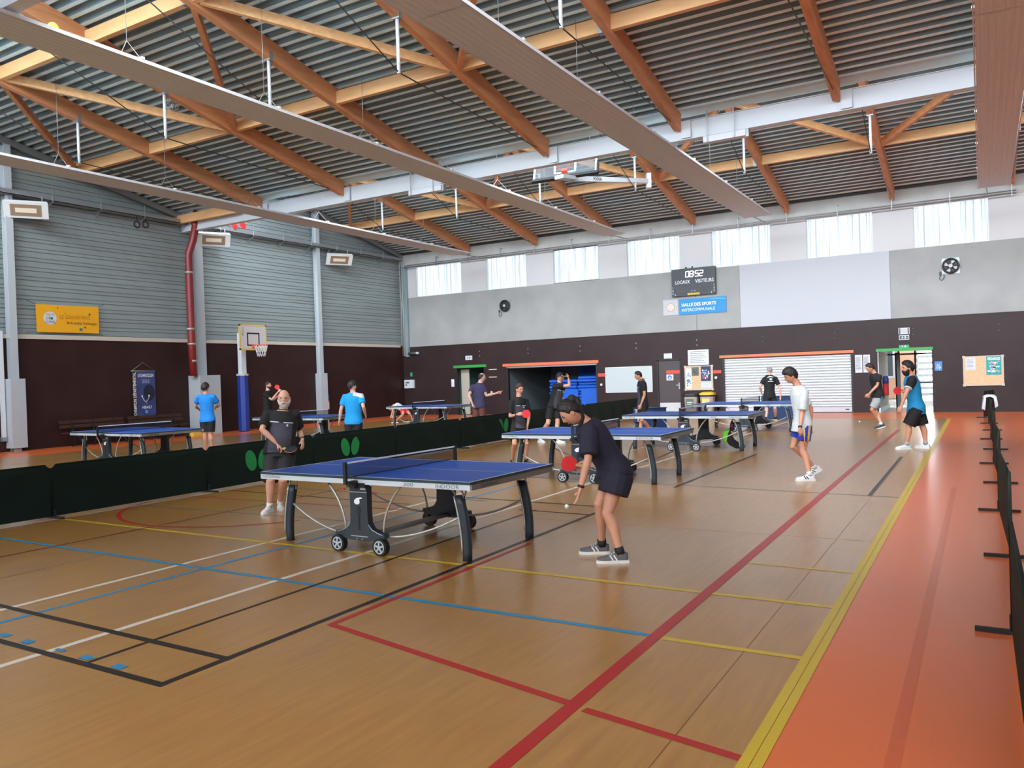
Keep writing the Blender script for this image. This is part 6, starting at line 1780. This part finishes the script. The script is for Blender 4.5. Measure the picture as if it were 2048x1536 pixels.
# electrical box and green plate in the corner
v0 = atY(811, 760, YF); v1 = atY(830, 776, YF)
t = thing('electrical_box', 'white electrical box on the brown wall in the far left corner', 'box', ((v0[0] + v1[0]) / 2, YF, v1[2]))
q = MB(); q.box(v0[0], v1[0], YF - 0.1, YF, v1[2], v0[2]); obj('case', q, M_paper, t)
q = MB(); q.box(v0[0] + 0.08, v0[0] + 0.3, YF - 0.104, YF - 0.1, v0[2] - 0.17, v0[2] - 0.09); q.box(v0[0] + 0.08, v0[0] + 0.15, YF - 0.104, YF - 0.1, v1[2] + 0.1, v0[2] - 0.19); obj('dark_label', q, M_print, t)
v = atY(823, 749, YF); on_wall(v[0] - 0.06, v[0] + 0.06, v[2] - 0.09, v[2] + 0.09, M_eg, 'green_plate', 'small green plate above the white electrical box', 'sign')
for z_, lab in ((2.0, 'upper'), (1.66, 'lower')):
    on_wall(-18.95, -18.55, z_ - 0.02, z_ + 0.02, M_cream, 'wall_rail', '%s of two short pale rails between left doorway and store' % lab, 'rail', 0.04)
on_wall(-18.9, -18.82, 0.95, 1.03, M_paper, 'wall_plate', 'tiny white plate on the wall between left doorway and store', 'plate')

# ---- bins
def bin_(cx, lid, label, band):
    y = YF - 0.32; t = thing('recycling_bin', label, 'bin', (cx, y, 0), 'recycling bins'); Mb = mat('grey_beige_bin', srgb(160, 152, 144), 0.6)
    q = MB(); rr = lambda w, d, z: [(cx + a * w, y + b_ * d, z) for a, b_ in ((-1, -0.7), (-0.7, -1), (0.7, -1), (1, -0.7), (1, 0.7), (0.7, 1), (-0.7, 1), (-1, 0.7))]
    q.loft([rr(0.2, 0.17, 0.0), rr(0.25, 0.21, 0.66)], smooth=False); obj('body', q, Mb, t)
    q = MB(); q.loft([rr(0.27, 0.23, 0.66), rr(0.27, 0.23, 0.72)], smooth=False); obj('rim', q, M_black, t)
    q = MB(); q.loft([rr(0.28, 0.24, 0.72), rr(0.27, 0.23, 0.78), rr(0.16, 0.12, 0.83)], smooth=False); obj('lid', q, lid, t)
    q = MB(); q.box(cx - 0.15, cx + 0.13, y - 0.215, y - 0.206, 0.24, 0.58); la = obj('label_sheet', q, band, t)
    q = MB(); q.box(cx - 0.11, cx + 0.09, y - 0.218, y - 0.2155, 0.42, 0.46); q.box(cx - 0.11, cx + 0.05, y - 0.218, y - 0.2155, 0.36, 0.38); obj('print_lines', q, M_paper, la)


bin_(-9.64, M_black, 'grey bin with black lid under the crowded cork board', mat('dark_green_label', srgb(84, 108, 98), 0.6)); bin_(-9.02, mat('yellow_lid', srgb(222, 180, 30), 0.5), 'grey bin with yellow lid under the crowded cork board', mat('pale_yellow_label', srgb(226, 200, 110), 0.6))

# ---- umpire boxes
def umpire(c, ang, w, h, d_, label, txt, col=(30, 58, 104)):
    t = thing('umpire_table', label, 'umpire table', (c[0], c[1], 0)); Mu = mat('navy_panel_%d' % col[0], srgb(*col), 0.5)
    ca, sa = math.cos(math.radians(ang)), math.sin(math.radians(ang)); u = V3(ca, sa, 0); n = V3(sa, -ca, 0); b = V3(c[0], c[1], 0)
    q = MB(); q.obox(b + UP * h / 2, u, n, UP, w / 2, 0.01, h / 2); obj('front_panel', q, Mu, t)
    for s in (-1, 1): q = MB(); q.obox(b + u * s * w / 2 - n * d_ / 2 + UP * h / 2, n, u, UP, d_ / 2, 0.01, h / 2); obj('side_panel', q, Mu, t)
    q = MB(); q.obox(b - n * d_ / 2 + UP * (h + 0.012), u, n, UP, w / 2 + 0.02, d_ / 2 + 0.02, 0.012); obj('table_top', q, mat('dark_navy_top', srgb(24, 36, 58), 0.5), t)
    if txt: obj('lettering', text_mb(txt[0], 0.2, b - u * w * txt[1] + n * 0.0105 + UP * txt[2], u, UP, 0.002, fit=w * txt[3], bold=0.004), mat(*txt[4]), t)


umpire((-8.0, 20.6), -25, 0.8, 0.66, 0.45, 'dark blue umpire table behind the walking man', ('TIBHAR', 0.42, 0.5, 0.35, ('white_print', (0.7, 0.7, 0.7), 0.6)))
umpire((-5.6, 26.5), 0, 1.25, 0.72, 0.5, 'royal blue umpire table with cyan lettering behind the farthest table', ('TIBHAR', 0.48, 0.38, 0.96, ('cyan_print', srgb(40, 150, 210), 0.6)), (30, 56, 110))

# ---- bag and bottle at the third table, towel on the barrier, ball in flight
c = gp(1466, 900); t = thing('sports_bag', 'black crescent bag with lime green flap hung on the leg of the third table', 'bag', c)
q = MB(); u, n = RH, -FH
outl = [(-0.10, 0.36), (-0.13, 0.22), (-0.06, 0.1), (0.06, 0.03), (0.2, 0.03), (0.24, 0.06), (0.22, 0.11), (0.12, 0.15), (0.03, 0.22), (-0.02, 0.31), (-0.05, 0.42)]
q.prism(outl, c + FH * 0.06, u, UP, n * 0.1); obj('bag_body', q, C_BLACK, t)
q = MB(); q.prism([(-0.2, 0.22), (-0.16, 0.14), (-0.13, 0.2), (-0.09, 0.36), (-0.06, 0.43), (-0.12, 0.42), (-0.19, 0.36)], c + FH * 0.05, u, UP, n * 0.09); obj('green_flap', q, mat('lime_green_cloth', srgb(96, 180, 40), 0.7), t)
q = MB(); q.tube([c + RH * -0.06 + UP * 0.42, c + RH * -0.02 + UP * 0.5, c + RH * 0.05 + UP * 0.56], 0.012, 6); obj('strap', q, M_black, t)
c2 = atD(1464.5, 853, depth(c) + 0.02); t = thing('drink_bottle', 'dark maroon bottle hanging above the lime green bag', 'bottle', c2)
q = MB(); q.loft([q.ring(c2 + UP * z, RH, FH, r, r, 12) for z, r in ((-0.09, 0.03), (-0.07, 0.045), (0.05, 0.048), (0.09, 0.03))]); obj('body', q, mat('maroon_plastic', srgb(84, 26, 52), 0.4), t)
q = MB(); q.loft([q.ring(c2 + UP * z, RH, FH, r, r, 12) for z, r in ((0.09, 0.022), (0.12, 0.02))]); q.tube([c2 + UP * 0.12, c2 + UP * 0.2 + RH * 0.04], 0.006, 5); obj('cap', q, M_black, t)
q = MB(); yy = 24.0; zt = 0.72; prof_ = []
for i, th_ in enumerate(np.linspace(0, PI, 13)): prof_.append((0.135 - math.cos(th_) * 0.14, zt + math.sin(th_) * 0.05))
prof_ = [(-0.04, 0.42), (-0.02, 0.58)] + prof_ + [(0.30, 0.6), (0.32, 0.48)]
vs = []
for j in range(7):
    for i, (x_, z_) in enumerate(prof_): vs.append((x_ + 0.012 * math.sin(j * 1.7 + i), yy + j * 0.1, z_ - (0.03 * math.sin(j * 1.1) if i < 2 else 0)))
n_ = len(prof_); q.add(vs, [(j * n_ + i, j * n_ + i + 1, (j + 1) * n_ + i + 1, (j + 1) * n_ + i) for j in range(6) for i in range(n_ - 1)], 0, True)
q.v += [(0.135 + (x_ - 0.135) * 0.62, y_, z_ - 0.045) for x_, y_, z_ in vs]; N_ = len(vs); q.f += [tuple(i + N_ for i in f[::-1]) for f in q.f[:len(q.f)]]; q.m += [0] * len(q.m); q.sm += [True] * len(q.sm)
for j in (0, 6):
    q.f += [(j * n_ + i, j * n_ + i + 1, N_ + j * n_ + i + 1, N_ + j * n_ + i) for i in range(n_ - 1)]; q.m += [0] * (n_ - 1); q.sm += [False] * (n_ - 1)
tag(obj('towel', q, C_WHITE), 'white towel draped over the far part of the right-hand barrier row', 'towel')
g_ = gp(1719, 862); ball(atD(1719, 843.5, depth(g_)), 'white ball in the air in front of the crouching young man')
